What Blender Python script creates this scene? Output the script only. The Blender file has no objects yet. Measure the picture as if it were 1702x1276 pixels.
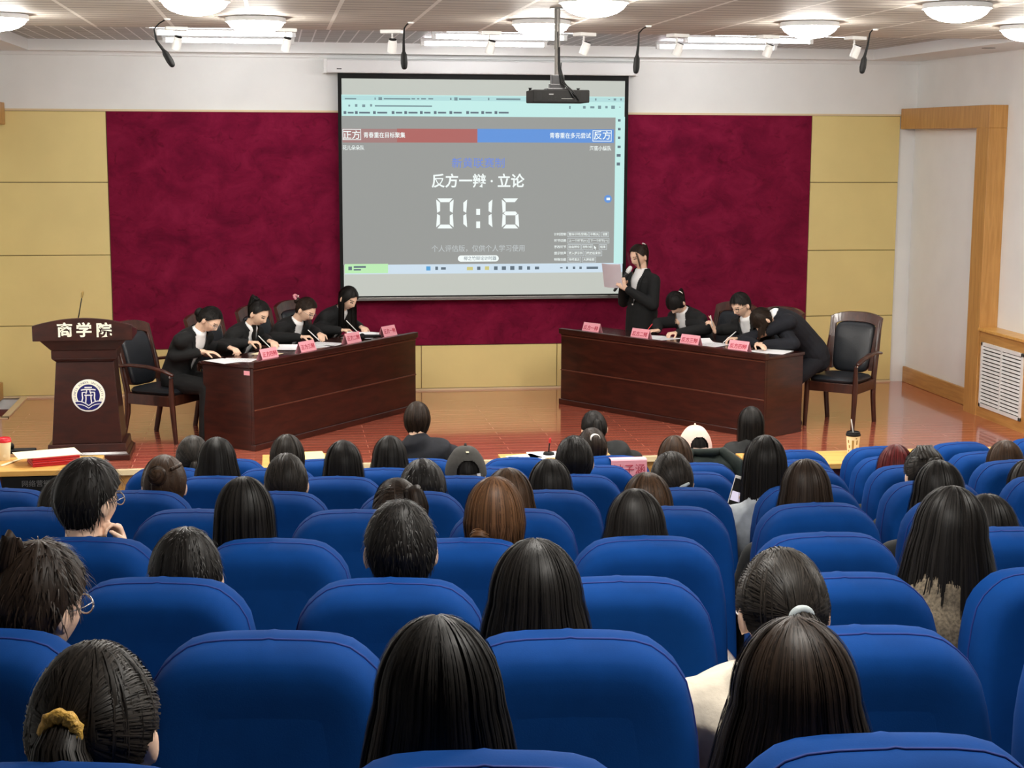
import bpy, bmesh, math, random
import numpy as np
from mathutils import Vector, Matrix

# ------------------------------------------------------------------ camera
SC = bpy.context.scene
COL = SC.collection
W_PX, H_PX, F_PX = 1702, 1276, 2632.1
EYE = np.array([0.0, 0.0, 2.7])                       # metres above the stage floor (z = 0)
PITCH, YAW, ROLL = 0.15350147, 0.14766928, 0.0041305
_f = np.array([math.sin(YAW)*math.cos(PITCH), math.cos(YAW)*math.cos(PITCH), -math.sin(PITCH)])
_r = np.array([math.cos(YAW), -math.sin(YAW), 0.0]); _u = np.cross(_r, _f)
_c, _s = math.cos(ROLL), math.sin(ROLL)
CR, CU = _c*_r + _s*_u, -_s*_r + _c*_u
cam_data = bpy.data.cameras.new('camera'); cam_data.sensor_fit = 'HORIZONTAL'
cam_data.sensor_width = 36.0; cam_data.lens = 36.0*F_PX/W_PX
cam_data.clip_start = 0.05; cam_data.clip_end = 100
cam = bpy.data.objects.new('camera', cam_data); COL.objects.link(cam)
cam.matrix_world = Matrix(((CR[0], CU[0], -_f[0], EYE[0]), (CR[1], CU[1], -_f[1], EYE[1]),
                           (CR[2], CU[2], -_f[2], EYE[2]), (0, 0, 0, 1)))
SC.camera = cam

# ------------------------------------------------------------------ world, exposure, lamp powers
world = bpy.data.worlds.new('world'); SC.world = world; world.use_nodes = True
world.node_tree.nodes['Background'].inputs[0].default_value = (0.75, 0.8, 1.0, 1)
world.node_tree.nodes['Background'].inputs[1].default_value = 0.012
SC.view_settings.view_transform = 'Standard'; SC.view_settings.look = 'None'
SC.view_settings.exposure = 0.0; SC.view_settings.gamma = 1.0; SC.view_settings.use_curve_mapping = False
DOME_POWER, TUBE_POWER = 118.0, 26.0                  # emission of the glass domes and of the fluorescent tubes

rng = random.Random(7)
def ray(px, py): return _f + CR*(px-W_PX/2)/F_PX - CU*(py-H_PX/2)/F_PX
def at_y(px, py, Y):                                  # the point of a pixel's sight line at depth Y in the hall
    d = ray(px, py); return EYE + d*(Y-EYE[1])/d[1]
def at_z(px, py, z):
    d = ray(px, py); return EYE + d*(z-EYE[2])/d[2]
def V(*a): return np.array(a, float)
def nrm(v): v = np.asarray(v, float); return v/max(np.linalg.norm(v), 1e-9)
def srgb(*c):
    out = []
    for x in c:
        x /= 255.0; out.append(x/12.92 if x <= 0.04045 else ((x+0.055)/1.055)**2.4)
    return tuple(out)

# ------------------------------------------------------------------ materials
def _new(name):
    m = bpy.data.materials.new(name); m.use_nodes = True
    nt = m.node_tree; return m, nt, nt.nodes['Principled BSDF'], nt.nodes.new('ShaderNodeTexCoord')
def _n(nt, kind, **kw):
    n = nt.nodes.new(kind)
    for k, v in kw.items():
        if k in n.inputs.keys(): n.inputs[k].default_value = v
        else: setattr(n, k, v)
    return n
def _map(nt, tc, scale, space='Object'):
    mp = _n(nt, 'ShaderNodeMapping'); mp.inputs['Scale'].default_value = scale
    nt.links.new(tc.outputs[space], mp.inputs[0]); return mp
def _ramp(nt, src, stops):
    r = _n(nt, 'ShaderNodeValToRGB'); e = r.color_ramp.elements
    while len(e) < len(stops): e.new(0.5)
    for q, (p, c) in zip(e, stops): q.position = p; q.color = (*c[:3], 1)
    nt.links.new(src, r.inputs[0]); return r
def _bump(nt, b, src, strength, dist=0.01):
    bp = _n(nt, 'ShaderNodeBump'); bp.inputs['Strength'].default_value = strength; bp.inputs['Distance'].default_value = dist
    nt.links.new(src, bp.inputs['Height']); nt.links.new(bp.outputs[0], b.inputs['Normal'])
def plain(name, col, rough=0.5, metal=0.0, spec=0.5, var=0.0, scale=20.0, bump=0.0, coat=0.0, sheen=0.0):
    m, nt, b, tc = _new(name)
    b.inputs['Base Color'].default_value = (*col, 1); b.inputs['Roughness'].default_value = rough
    b.inputs['Metallic'].default_value = metal; b.inputs['Specular IOR Level'].default_value = spec
    b.inputs['Coat Weight'].default_value = coat; b.inputs['Sheen Weight'].default_value = sheen
    if var or bump:
        ns = _n(nt, 'ShaderNodeTexNoise', Scale=scale, Detail=4.0)
        nt.links.new(tc.outputs['Object'], ns.inputs['Vector'])
        if var:
            r = _ramp(nt, ns.outputs['Fac'], [(0.3, tuple(c*(1-var) for c in col)), (0.7, tuple(min(1, c*(1+var)) for c in col))])
            nt.links.new(r.outputs[0], b.inputs['Base Color'])
        if bump: _bump(nt, b, ns.outputs['Fac'], bump)
    return m
def wood(name, dark, light, rough=0.3, scale=(1.5, 14, 14), coat=0.0):
    m, nt, b, tc = _new(name)
    mp = _map(nt, tc, scale)
    ns = _n(nt, 'ShaderNodeTexNoise', Scale=2.2, Detail=6.0, Distortion=0.6)
    nt.links.new(mp.outputs[0], ns.inputs['Vector'])
    r = _ramp(nt, ns.outputs['Fac'], [(0.3, dark), (0.7, light)])
    nt.links.new(r.outputs[0], b.inputs['Base Color']); b.inputs['Roughness'].default_value = rough
    b.inputs['Coat Weight'].default_value = coat; b.inputs['Coat Roughness'].default_value = 0.12
    return m
def glow(name, col, strength, base=0.05):
    m, nt, b, tc = _new(name)
    b.inputs['Base Color'].default_value = (*[base]*3, 1); b.inputs['Roughness'].default_value = 0.8
    b.inputs['Emission Color'].default_value = (*col, 1); b.inputs['Emission Strength'].default_value = strength
    return m
def hair_mat(name, col, rough=0.46):
    m, nt, b, tc = _new(name)
    g = _n(nt, 'ShaderNodeNewGeometry')
    r = _ramp(nt, g.outputs['Random Per Island'], [(0.0, tuple(c*0.45 for c in col)), (1.0, tuple(min(1, c*1.7) for c in col))])
    nt.links.new(r.outputs[0], b.inputs['Base Color'])
    b.inputs['Roughness'].default_value = rough; b.inputs['Specular IOR Level'].default_value = 0.16
    return m

M = {}
M['wall'] = plain('wall_paint', srgb(238, 239, 237), 0.8, var=0.02, scale=3)
M['gold'] = plain('gold_panel', srgb(230, 210, 142), 0.45, var=0.03, scale=2.5)
M['gold_gap'] = plain('panel_gap', srgb(120, 100, 55), 0.6)
M['oak'] = wood('oak_trim', srgb(178, 128, 66), srgb(203, 153, 88), 0.4, (14, 14, 1.2))
M['oak_h'] = wood('oak_trim_level', srgb(178, 128, 66), srgb(203, 153, 88), 0.4, (14, 1.2, 14))
M['table_wood'] = wood('table_beech', srgb(205, 150, 72), srgb(226, 176, 98), 0.35, (1.2, 14, 14))
M['edge'] = plain('pale_edge', srgb(226, 205, 165), 0.45)
M['white'] = plain('white_enamel', srgb(232, 232, 230), 0.4)
M['white_metal'] = plain('white_metal', srgb(222, 222, 222), 0.35)
M['black'] = plain('black_plastic', srgb(9, 9, 9), 0.65, spec=0.25)
M['black_metal'] = plain('black_metal', srgb(30, 29, 30), 0.35, metal=0.4)
M['steel'] = plain('steel', srgb(150, 148, 146), 0.35, metal=0.8)
M['pole'] = plain('dark_steel', srgb(88, 84, 80), 0.5, metal=0.5)
M['chrome'] = plain('chrome', srgb(225, 225, 228), 0.15, metal=1.0)
M['charcoal'] = plain('charcoal_plastic', srgb(20, 19, 18), 0.8, spec=0.2, var=0.1, scale=60)
M['mahogany'] = wood('mahogany', srgb(36, 13, 9), srgb(64, 26, 17), 0.28, (2, 2, 10), coat=0.5)
M['mahogany_top'] = wood('mahogany_top', srgb(38, 14, 11), srgb(62, 25, 18), 0.25, (3, 3, 3), coat=0.5)
M['mahogany_line'] = plain('moulding_line', srgb(92, 50, 34), 0.3)
M['podium'] = wood('podium_wood', srgb(40, 15, 11), srgb(60, 24, 16), 0.38, (3, 3, 8), coat=0.25)
M['chair_wood'] = wood('chair_wood', srgb(44, 20, 14), srgb(78, 42, 30), 0.3, (8, 8, 2), coat=0.4)
M['leather'] = plain('black_leather', srgb(30, 33, 38), 0.38, var=0.15, scale=90, bump=0.08)
M['paper'] = plain('paper', srgb(240, 240, 242), 0.7)
M['paper_print'] = plain('paper_print', srgb(150, 150, 158), 0.8)
M['paper_grey'] = plain('paper_lilac', srgb(205, 195, 202), 0.7)
M['cream'] = plain('cream_paper', srgb(238, 226, 190), 0.7)
M['yellow'] = plain('yellow_paper', srgb(240, 224, 150), 0.7)
M['pink'] = plain('pink_card', srgb(244, 168, 180), 0.6)
M['red_ink'] = plain('red_ink', srgb(196, 60, 80), 0.7)
M['red'] = plain('red_card', srgb(178, 16, 24), 0.45)
M['red_lid'] = plain('red_plastic', srgb(214, 34, 48), 0.35)
M['gold_ink'] = plain('gold_ink', srgb(158, 130, 70), 0.6)
M['navy'] = plain('navy_enamel', srgb(26, 28, 100), 0.35)
M['cream_letter'] = plain('cream_letter', srgb(250, 246, 226), 0.4)
M['skin'] = plain('skin', srgb(240, 200, 172), 0.5, var=0.05, scale=30)
M['lips'] = plain('lips', srgb(170, 86, 80), 0.45)
M['eye'] = plain('eye', srgb(28, 20, 18), 0.3)
M['brow'] = plain('brow', srgb(52, 38, 32), 0.8)
M['suit'] = plain('black_suit', srgb(9, 10, 11), 0.85, var=0.2, scale=25, bump=0.15)
M['navy_suit'] = plain('navy_suit', srgb(11, 14, 24), 0.85, var=0.2, scale=25, bump=0.15)
M['shirt'] = plain('white_shirt', srgb(246, 246, 246), 0.7, var=0.04, scale=20, bump=0.1)
M['shoe'] = plain('black_shoe', srgb(14, 14, 14), 0.3)
M['coat_dark'] = plain('dark_coat', srgb(22, 24, 24), 0.85, var=0.2, scale=30)
M['coat_green'] = plain('dark_green_coat', srgb(18, 30, 25), 0.85, var=0.2, scale=30)
M['hoodie'] = plain('cream_hoodie', srgb(216, 204, 184), 0.9, var=0.06, scale=40, bump=0.2, sheen=0.3)
M['lilac'] = plain('lilac_top', srgb(150, 140, 160), 0.85, var=0.1, scale=40)
M['grey_top'] = plain('grey_top', srgb(172, 178, 184), 0.85, var=0.1, scale=40)
M['denim'] = plain('denim', srgb(40, 50, 72), 0.85, var=0.15, scale=50)
M['tweed'] = plain('tweed', srgb(112, 100, 82), 0.9, var=0.5, scale=140)
M['cap_grey'] = plain('charcoal_cap', srgb(64, 62, 58), 0.85, var=0.1, scale=60)
M['cap_pink'] = plain('pale_pink_cap', srgb(238, 205, 190), 0.8, var=0.03, scale=60)
M['scrunchie'] = plain('gold_scrunchie', srgb(206, 160, 66), 0.6, var=0.35, scale=120, bump=0.6)
M['hair_tie'] = plain('grey_hair_tie', srgb(176, 184, 184), 0.5)
M['white_clip'] = plain('pearl_clip', srgb(238, 232, 226), 0.3)
M['pink_clip'] = plain('pink_clip', srgb(226, 150, 160), 0.4)
M['gold_clip'] = plain('gold_clip', srgb(222, 178, 92), 0.3, metal=0.5)
M['lens'] = plain('glasses_frame', srgb(176, 172, 172), 0.25, metal=0.6)
M['frame_dark'] = plain('dark_glasses_frame', srgb(30, 26, 26), 0.3)
HAIR = {'black': hair_mat('black_hair', (0.0105, 0.009, 0.008)), 'dark': hair_mat('dark_brown_hair', (0.022, 0.0138, 0.0095)),
        'brown': hair_mat('brown_hair', (0.085, 0.04, 0.018)), 'chestnut': hair_mat('chestnut_hair', (0.045, 0.024, 0.013)),
        'red': hair_mat('red_dyed_hair', (0.10, 0.012, 0.012)), 'soft': hair_mat('soft_black_hair', (0.021, 0.017, 0.0138))}

def velvet():
    m, nt, b, tc = _new('red_velvet')
    mp = _map(nt, tc, (1.0, 1.0, 1.3))
    a = _n(nt, 'ShaderNodeTexNoise', Scale=2.6, Detail=8.0, Roughness=0.65, Distortion=0.5); nt.links.new(mp.outputs[0], a.inputs['Vector'])
    d = _n(nt, 'ShaderNodeTexNoise', Scale=9.0, Detail=6.0, Distortion=1.2); nt.links.new(mp.outputs[0], d.inputs['Vector'])
    r1 = _ramp(nt, a.outputs['Fac'], [(0.25, srgb(84, 7, 36)), (0.5, srgb(116, 16, 50)), (0.75, srgb(138, 28, 64))])
    r2 = _ramp(nt, d.outputs['Fac'], [(0.26, (0.6, 0.55, 0.55)), (0.42, (1, 1, 1))])
    mx = _n(nt, 'ShaderNodeMix', data_type='RGBA', blend_type='MULTIPLY'); mx.inputs[0].default_value = 0.75
    nt.links.new(r1.outputs[0], mx.inputs[6]); nt.links.new(r2.outputs[0], mx.inputs[7])
    nt.links.new(mx.outputs[2], b.inputs['Base Color']); b.inputs['Roughness'].default_value = 0.95
    b.inputs['Sheen Weight'].default_value = 0.15; b.inputs['Specular IOR Level'].default_value = 0.1
    _bump(nt, b, d.outputs['Fac'], 0.25, 0.01)
    return m
M['velvet'] = velvet()

def stage_boards():
    m, nt, b, tc = _new('stage_boards')
    mp = _map(nt, tc, (1, 1, 1))
    br = _n(nt, 'ShaderNodeTexBrick'); br.offset = 0.37
    for k, v in (('Scale', 1.0), ('Brick Width', 1.22), ('Row Height', 0.123), ('Mortar Size', 0.004), ('Mortar Smooth', 0.2)): br.inputs[k].default_value = v
    br.inputs['Color1'].default_value = (*srgb(190, 100, 78), 1); br.inputs['Color2'].default_value = (*srgb(172, 84, 64), 1)
    br.inputs['Mortar'].default_value = (*srgb(216, 150, 126), 1)
    nt.links.new(mp.outputs[0], br.inputs['Vector'])
    mp2 = _map(nt, tc, (1.2, 18, 1)); ns = _n(nt, 'ShaderNodeTexNoise', Scale=3.0, Detail=6.0); nt.links.new(mp2.outputs[0], ns.inputs['Vector'])
    mx = _n(nt, 'ShaderNodeMix', data_type='RGBA', blend_type='MULTIPLY'); mx.inputs[0].default_value = 0.5
    r = _ramp(nt, ns.outputs['Fac'], [(0.3, (0.7, 0.7, 0.7)), (0.7, (1.1, 1.1, 1.1))])
    nt.links.new(br.outputs[0], mx.inputs[6]); nt.links.new(r.outputs[0], mx.inputs[7]); nt.links.new(mx.outputs[2], b.inputs['Base Color'])
    b.inputs['Roughness'].default_value = 0.16; b.inputs['Specular IOR Level'].default_value = 0.6
    b.inputs['Coat Weight'].default_value = 0.6; b.inputs['Coat Roughness'].default_value = 0.06
    _bump(nt, b, br.outputs['Fac'], -0.15, 0.002)
    return m
M['boards'] = stage_boards()

def ceiling_planks():
    m, nt, b, tc = _new('ceiling_planks')
    sp = _n(nt, 'ShaderNodeSeparateXYZ'); nt.links.new(tc.outputs['Object'], sp.inputs[0])
    def line(sock, period, width, shift=0.0):
        a = _n(nt, 'ShaderNodeMath', operation='ADD'); a.inputs[1].default_value = shift; nt.links.new(sock, a.inputs[0])
        w = _n(nt, 'ShaderNodeMath', operation='WRAP'); w.inputs[1].default_value = period; w.inputs[2].default_value = 0; nt.links.new(a.outputs[0], w.inputs[0])
        l = _n(nt, 'ShaderNodeMath', operation='LESS_THAN'); l.inputs[1].default_value = width; nt.links.new(w.outputs[0], l.inputs[0]); return l
    gap = line(sp.outputs[1], 0.2, 0.018); slot = line(sp.outputs[0], 0.605, 0.028, 0.785)
    mp = _map(nt, tc, (0.8, 9, 1)); ns = _n(nt, 'ShaderNodeTexNoise', Scale=2.0, Detail=4.0); nt.links.new(mp.outputs[0], ns.inputs['Vector'])
    r = _ramp(nt, ns.outputs['Fac'], [(0.3, srgb(184, 176, 166)), (0.7, srgb(212, 206, 196))])
    m1 = _n(nt, 'ShaderNodeMix', data_type='RGBA'); nt.links.new(gap.outputs[0], m1.inputs[0]); nt.links.new(r.outputs[0], m1.inputs[6]); m1.inputs[7].default_value = (*srgb(70, 62, 54), 1)
    m2 = _n(nt, 'ShaderNodeMix', data_type='RGBA'); nt.links.new(slot.outputs[0], m2.inputs[0]); nt.links.new(m1.outputs[2], m2.inputs[6]); m2.inputs[7].default_value = (*srgb(240, 236, 228), 1)
    nt.links.new(m2.outputs[2], b.inputs['Base Color']); b.inputs['Roughness'].default_value = 0.6; b.inputs['Specular IOR Level'].default_value = 0.3
    return m
M['planks'] = ceiling_planks()

def egg_crate():
    m, nt, b, tc = _new('grid_ceiling')
    br = _n(nt, 'ShaderNodeTexBrick'); br.offset = 0.0
    for k, v in (('Scale', 1.0), ('Brick Width', 0.13), ('Row Height', 0.3), ('Mortar Size', 0.007), ('Mortar Smooth', 0.0)): br.inputs[k].default_value = v
    br.inputs['Color1'].default_value = (*srgb(156, 156, 154), 1); br.inputs['Color2'].default_value = (*srgb(172, 172, 170), 1)
    br.inputs['Mortar'].default_value = (*srgb(236, 236, 236), 1)
    nt.links.new(tc.outputs['Object'], br.inputs['Vector']); nt.links.new(br.outputs[0], b.inputs['Base Color'])
    b.inputs['Roughness'].default_value = 0.5
    return m
M['grid'] = egg_crate()

def seat_blue():
    m, nt, b, tc = _new('blue_seat_cover')
    ns = _n(nt, 'ShaderNodeTexNoise', Scale=7.0, Detail=5.0); nt.links.new(tc.outputs['Object'], ns.inputs['Vector'])
    fine = _n(nt, 'ShaderNodeTexNoise', Scale=350.0, Detail=2.0); nt.links.new(tc.outputs['Object'], fine.inputs['Vector'])
    r = _ramp(nt, ns.outputs['Fac'], [(0.3, srgb(0, 52, 114)), (0.7, srgb(3, 60, 128))])
    nt.links.new(r.outputs[0], b.inputs['Base Color']); b.inputs['Roughness'].default_value = 0.85
    b.inputs['Specular IOR Level'].default_value = 0.12
    _bump(nt, b, fine.outputs['Fac'], 0.1, 0.002)
    return m
M['seat'] = seat_blue()
M['seam'] = plain('navy_piping', srgb(12, 42, 118), 0.8)
M['landing'] = plain('landing_red', srgb(112, 34, 26), 0.6)
M['rear_wall'] = plain('brown_acoustic_wall', srgb(70, 48, 34), 0.9)
M['hall_floor'] = plain('hall_floor', srgb(70, 66, 64), 0.6, var=0.1, scale=8)

# ------------------------------------------------------------------ mesh builder
class MB:
    def __init__(s): s.v = []; s.f = []; s.m = []
    def add(s, verts, faces, mi=0):
        o = len(s.v); s.v += [tuple(map(float, p)) for p in verts]
        s.f += [tuple(i+o for i in q) for q in faces]; s.m += [mi]*len(faces); return s
    def box(s, c, size, R=None, mi=0):
        c = np.asarray(c, float); h = np.asarray(size, float)/2
        p = [V(x, y, z)*h for x in (-1, 1) for y in (-1, 1) for z in (-1, 1)]
        if R is not None: p = [R@q for q in p]
        return s.add([c+q for q in p], [(0, 1, 3, 2), (4, 6, 7, 5), (0, 4, 5, 1), (2, 3, 7, 6), (0, 2, 6, 4), (1, 5, 7, 3)], mi)
    def bbox(s, a, b, mi=0):
        a = np.asarray(a, float); b = np.asarray(b, float); return s.box((a+b)/2, np.abs(b-a), None, mi)
    def rings(s, R, cap=True, mi=0, closed=True):
        n = len(R[0]); vs = [p for r in R for p in r]; fs = []
        for k in range(len(R)-1):
            for i in range(n if closed else n-1):
                j = (i+1) % n; fs.append((k*n+i, k*n+j, (k+1)*n+j, (k+1)*n+i))
        if cap: fs.append(tuple(range(n-1, -1, -1))); fs.append(tuple((len(R)-1)*n+i for i in range(n)))
        return s.add(vs, fs, mi)
    def tube(s, pts, rad, n=12, side=None, rnd=True, mi=0, cap=True):
        pts = [np.asarray(p, float) for p in pts]; rad = [(r, r) if np.isscalar(r) else r for r in rad]
        T = []
        for i in range(len(pts)):
            a = pts[max(i-1, 0)]; b = pts[min(i+1, len(pts)-1)]; T.append(nrm(b-a))
        if side is None:
            side = V(1, 0, 0) if abs(T[0][0]) < 0.8 else V(0, 1, 0)
        u = np.asarray(side, float); R = []
        def ring(p, t, u, rx, ry):
            v = np.cross(t, u)
            return [p+rx*math.cos(q)*u+ry*math.sin(q)*v for q in (2*math.pi*i/n for i in range(n))]
        us = []
        for t in T:
            u = nrm(u-(u@t)*t); us.append(u)
        if rnd:
            rx, ry = rad[0]; m = min(rx, ry)
            R.append(ring(pts[0]-T[0]*m*0.92, T[0], us[0], rx*.38, ry*.38)); R.append(ring(pts[0]-T[0]*m*0.6, T[0], us[0], rx*.8, ry*.8))
        for p, t, uu, (rx, ry) in zip(pts, T, us, rad): R.append(ring(p, t, uu, rx, ry))
        if rnd:
            rx, ry = rad[-1]; m = min(rx, ry)
            R.append(ring(pts[-1]+T[-1]*m*0.6, T[-1], us[-1], rx*.8, ry*.8)); R.append(ring(pts[-1]+T[-1]*m*0.92, T[-1], us[-1], rx*.38, ry*.38))
        return s.rings(R, cap, mi)
    def lathe(s, prof, n=24, o=(0, 0, 0), R=None, mi=0, cap=True):
        o = np.asarray(o, float); rr = []
        for r, z in prof:
            ring = [V(r*math.cos(2*math.pi*i/n), r*math.sin(2*math.pi*i/n), z) for i in range(n)]
            rr.append([o+(R@p if R is not None else p) for p in ring])
        return s.rings(rr, cap, mi)
    def prism(s, poly, a, b, mi=0):                  # poly: list of 3D points, swept from offset a to offset b
        a = np.asarray(a, float); b = np.asarray(b, float)
        return s.rings([[np.asarray(p, float)+a for p in poly], [np.asarray(p, float)+b for p in poly]], True, mi)
    def sphere(s, c, r, R=None, n=16, m=10, mi=0):
        r = (r, r, r) if np.isscalar(r) else r; c = np.asarray(c, float); rr = []
        for k in range(1, m):
            e = -math.pi/2+math.pi*k/m
            ring = [V(r[0]*math.cos(e)*math.cos(q), r[1]*math.cos(e)*math.sin(q), r[2]*math.sin(e)) for q in (2*math.pi*i/n for i in range(n))]
            rr.append([c+(R@p if R is not None else p) for p in ring])
        return s.rings(rr, True, mi)
    def build(s, name, mats, parent=None, smooth=False, bevel=0.0, seg=2, fix=True, angle=None):
        me = bpy.data.meshes.new(name); me.from_pydata(s.v, [], s.f)
        mats = mats if isinstance(mats, (list, tuple)) else [mats]
        for q in mats: me.materials.append(q)
        if any(s.m): me.polygons.foreach_set('material_index', s.m)
        if fix or bevel:
            bm = bmesh.new(); bm.from_mesh(me)
            if fix: bmesh.ops.recalc_face_normals(bm, faces=bm.faces)
            if bevel:
                ed = [e for e in bm.edges if len(e.link_faces) == 2 and e.calc_face_angle(0) > 0.6]
                bmesh.ops.bevel(bm, geom=ed, offset=bevel, segments=seg, profile=0.6, affect='EDGES', clamp_overlap=True)
            bm.to_mesh(me); bm.free()
        if smooth: me.polygons.foreach_set('use_smooth', [True]*len(me.polygons))
        o = bpy.data.objects.new(name, me); COL.objects.link(o)
        if parent is not None: adopt(o, parent)
        if smooth and angle:
            try: me.set_sharp_from_angle(angle=angle)
            except Exception: pass
        return o
def adopt(o, parent):                                 # world-built mesh becomes a part: its vertices go into the parent's own frame
    Mx = parent.matrix_basis.copy(); q = parent.parent
    while q is not None: Mx = q.matrix_basis @ Mx; q = q.parent
    o.data.transform(Mx.inverted()); o.parent = parent
def tag(o, label, cat, group=None, kind=None):
    o['label'] = label; o['category'] = cat
    if group: o['group'] = group
    if kind: o['kind'] = kind
    return o
def thing(name, label, cat, loc=(0, 0, 0), group=None):
    o = bpy.data.objects.new(name, None); o.location = tuple(map(float, loc)); o.empty_display_size = 0.05
    COL.objects.link(o); return tag(o, label, cat, group)
def structure(o, label=None):
    o['kind'] = 'structure'
    if label: o['label'] = label
    return o
def text(body, size, o, ex, ez, mat, name, parent=None, align='CENTER', off=0.0, xs=1.0, depth=0.0005):
    cu = bpy.data.curves.new(name, 'FONT'); cu.body = body; cu.size = size; cu.align_x = align; cu.align_y = 'CENTER'
    cu.offset = off; cu.extrude = depth; cu.resolution_u = 3
    t = bpy.data.objects.new(name, cu); COL.objects.link(t)
    dg = bpy.context.evaluated_depsgraph_get(); me = bpy.data.meshes.new_from_object(t.evaluated_get(dg))
    bpy.data.objects.remove(t)
    ex, ez, o = np.asarray(ex, float), np.asarray(ez, float), np.asarray(o, float); en = np.cross(ex, ez)
    co = np.empty(len(me.vertices)*3); me.vertices.foreach_get('co', co); co = co.reshape(-1, 3)
    co = o+co[:, :1]*xs*ex+co[:, 1:2]*ez+co[:, 2:]*en
    me.vertices.foreach_set('co', co.ravel()); me.materials.clear(); me.materials.append(mat); me.update()
    q = bpy.data.objects.new(name, me); COL.objects.link(q)
    if parent is not None: adopt(q, parent)
    return q
def remesh(mb, vox, smooth=3):
    me = bpy.data.meshes.new('tmp'); me.from_pydata(mb.v, [], mb.f)
    bm = bmesh.new(); bm.from_mesh(me); bmesh.ops.recalc_face_normals(bm, faces=bm.faces); bm.to_mesh(me); bm.free()
    o = bpy.data.objects.new('tmp', me); COL.objects.link(o)
    md = o.modifiers.new('r', 'REMESH'); md.mode = 'VOXEL'; md.voxel_size = vox; md.adaptivity = 0
    if smooth:
        sm = o.modifiers.new('s', 'SMOOTH'); sm.factor = 0.5; sm.iterations = smooth
    dg = bpy.context.evaluated_depsgraph_get(); out = bpy.data.meshes.new_from_object(o.evaluated_get(dg))
    bpy.data.objects.remove(o); bpy.data.meshes.remove(me)
    out.materials.clear(); out.polygons.foreach_set('use_smooth', [True]*len(out.polygons))
    return out
# ------------------------------------------------------------------ the room
XL, XR, YB, YS = -2.9, 7.04, 16.95, 13.05             # side walls, back wall, front edge of the stage
ROW_Y = [1.935+0.875*k for k in range(9)]
ROW_TOP = [1.902, 1.792, 1.649, 1.525, 1.408, 1.278, 1.154, 1.012, 0.883]
def row_y(k, x): return ROW_Y[k]-0.07+0.034*(x-2.07)**2+(0.08*(x-0.23) if k == 0 else 0)   # the rows curve round the middle of the stage
SEAT_H = 1.05
ROW_Z = [t-SEAT_H for t in ROW_TOP]

mb = MB(); mb.bbox((XL-0.2, YB, -0.6), (XR+0.2, YB+0.15, 3.95)); structure(mb.build('wall_back', M['wall']))
mb = MB(); mb.bbox((XR, -8.0, -0.6), (XR+0.15, YB, 3.95)); structure(mb.build('wall_right', M['wall']))
mb = MB(); mb.bbox((XL-0.15, -8.0, -0.6), (XL, YB, 3.95)); structure(mb.build('wall_left', M['wall']))
mb = MB(); mb.bbox((XL-0.15, -8.15, -0.6), (XR+0.15, -8.0, 3.95)); structure(mb.build('wall_rear', M['rear_wall']))
mb = MB()
edges = [-8.0]+[y-0.17 for y in ROW_Y]+[9.62]
tiers = [ROW_Z[0]+0.13]+ROW_Z
for k, z in enumerate(tiers): mb.bbox((XL, edges[k], -0.6), (XR, edges[k+1], z))
mb.bbox((XL, 9.62, -0.6), (XR, YS, -0.25))
structure(mb.build('floor_hall', M['hall_floor']))
mb = MB(); mb.bbox((-2.65, YS, -0.02), (XR, YB, 0)); mb.bbox((XL, YS, -0.02), (-2.65, 15.7, 0))
structure(mb.build('floor_stage', M['boards']))
mb = MB(); mb.bbox((XL, 15.7, -0.2), (-2.65, YB, -0.12)); structure(mb.build('floor_landing', M['landing']))
mb = MB(); mb.bbox((XL, YS+0.02, -0.25), (XR, YS+0.06, -0.02)); structure(mb.build('trim_1', M['oak_h']), 'oak front face of the stage')
mb = MB(); mb.bbox((XL, YS-0.02, -0.035), (XR, YS+0.045, 0.006)); structure(mb.build('trim_2', M['edge']), 'pale nosing along the front edge of the stage')
mb = MB(); mb.bbox((-2.675, 15.68, -0.04), (-2.61, YB, 0.012)); mb.bbox((XL, 15.67, -0.04), (-2.61, 15.73, 0.012))
structure(mb.build('trim_3', M['edge']), 'pale nosing round the side steps at the left of the stage')

ZC, ZT = 3.56, 3.67
mb = MB(); mb.bbox((-2.42, -8.0, ZC), (6.42, 13.1, ZC+0.14)); structure(mb.build('ceiling', M['planks']))
mb = MB(); mb.bbox((-2.42, 13.1, ZT), (6.42, 16.68, ZT+0.05)); structure(mb.build('ceiling_tray', M['grid']))
mb = MB(); mb.bbox((XL, -8.0, ZC), (-2.42, YB, ZC+0.2)); mb.bbox((6.42, -8.0, ZC), (XR, YB, ZC+0.2)); mb.bbox((-2.42, 16.68, ZC), (6.42, YB, ZC+0.2))
structure(mb.build('ceiling_soffit', M['white']))
mb = MB(); mb.bbox((XL, YB-0.05, ZC-0.035), (XR, YB, ZC)); structure(mb.build('trim_4', M['white']), 'white moulding under the soffit')

n = 0
def panel(x0, x1, z0, z1):
    global n
    n += 1; q = MB(); q.bbox((x0+0.004, YB-0.022, z0+0.004), (x1-0.004, YB, z1-0.004))
    structure(q.build('wall_panel', M['gold'], bevel=0.002, seg=1))
for x0, x1 in ((XL, -1.71), (5.83, 6.85)):
    for z0, z1 in ((0.02, 0.756), (0.756, 1.489), (1.489, 2.239), (2.239, 2.965)): panel(x0, x1, z0, z1)
for x0, x1 in ((-1.71, 0.035), (0.035, 1.525), (1.525, 3.015), (3.015, 4.505), (4.505, 5.83)): panel(x0, x1, 0.02, 0.492)
mb = MB(); mb.bbox((XL, YB-0.006, 0.0), (6.85, YB, 2.965)); structure(mb.build('wall_panel_backing', M['gold_gap']))
mb = MB(); mb.bbox((XL, YB-0.028, 0), (6.85, YB, 0.02)); structure(mb.build('baseboard_back', M['edge']))
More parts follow.
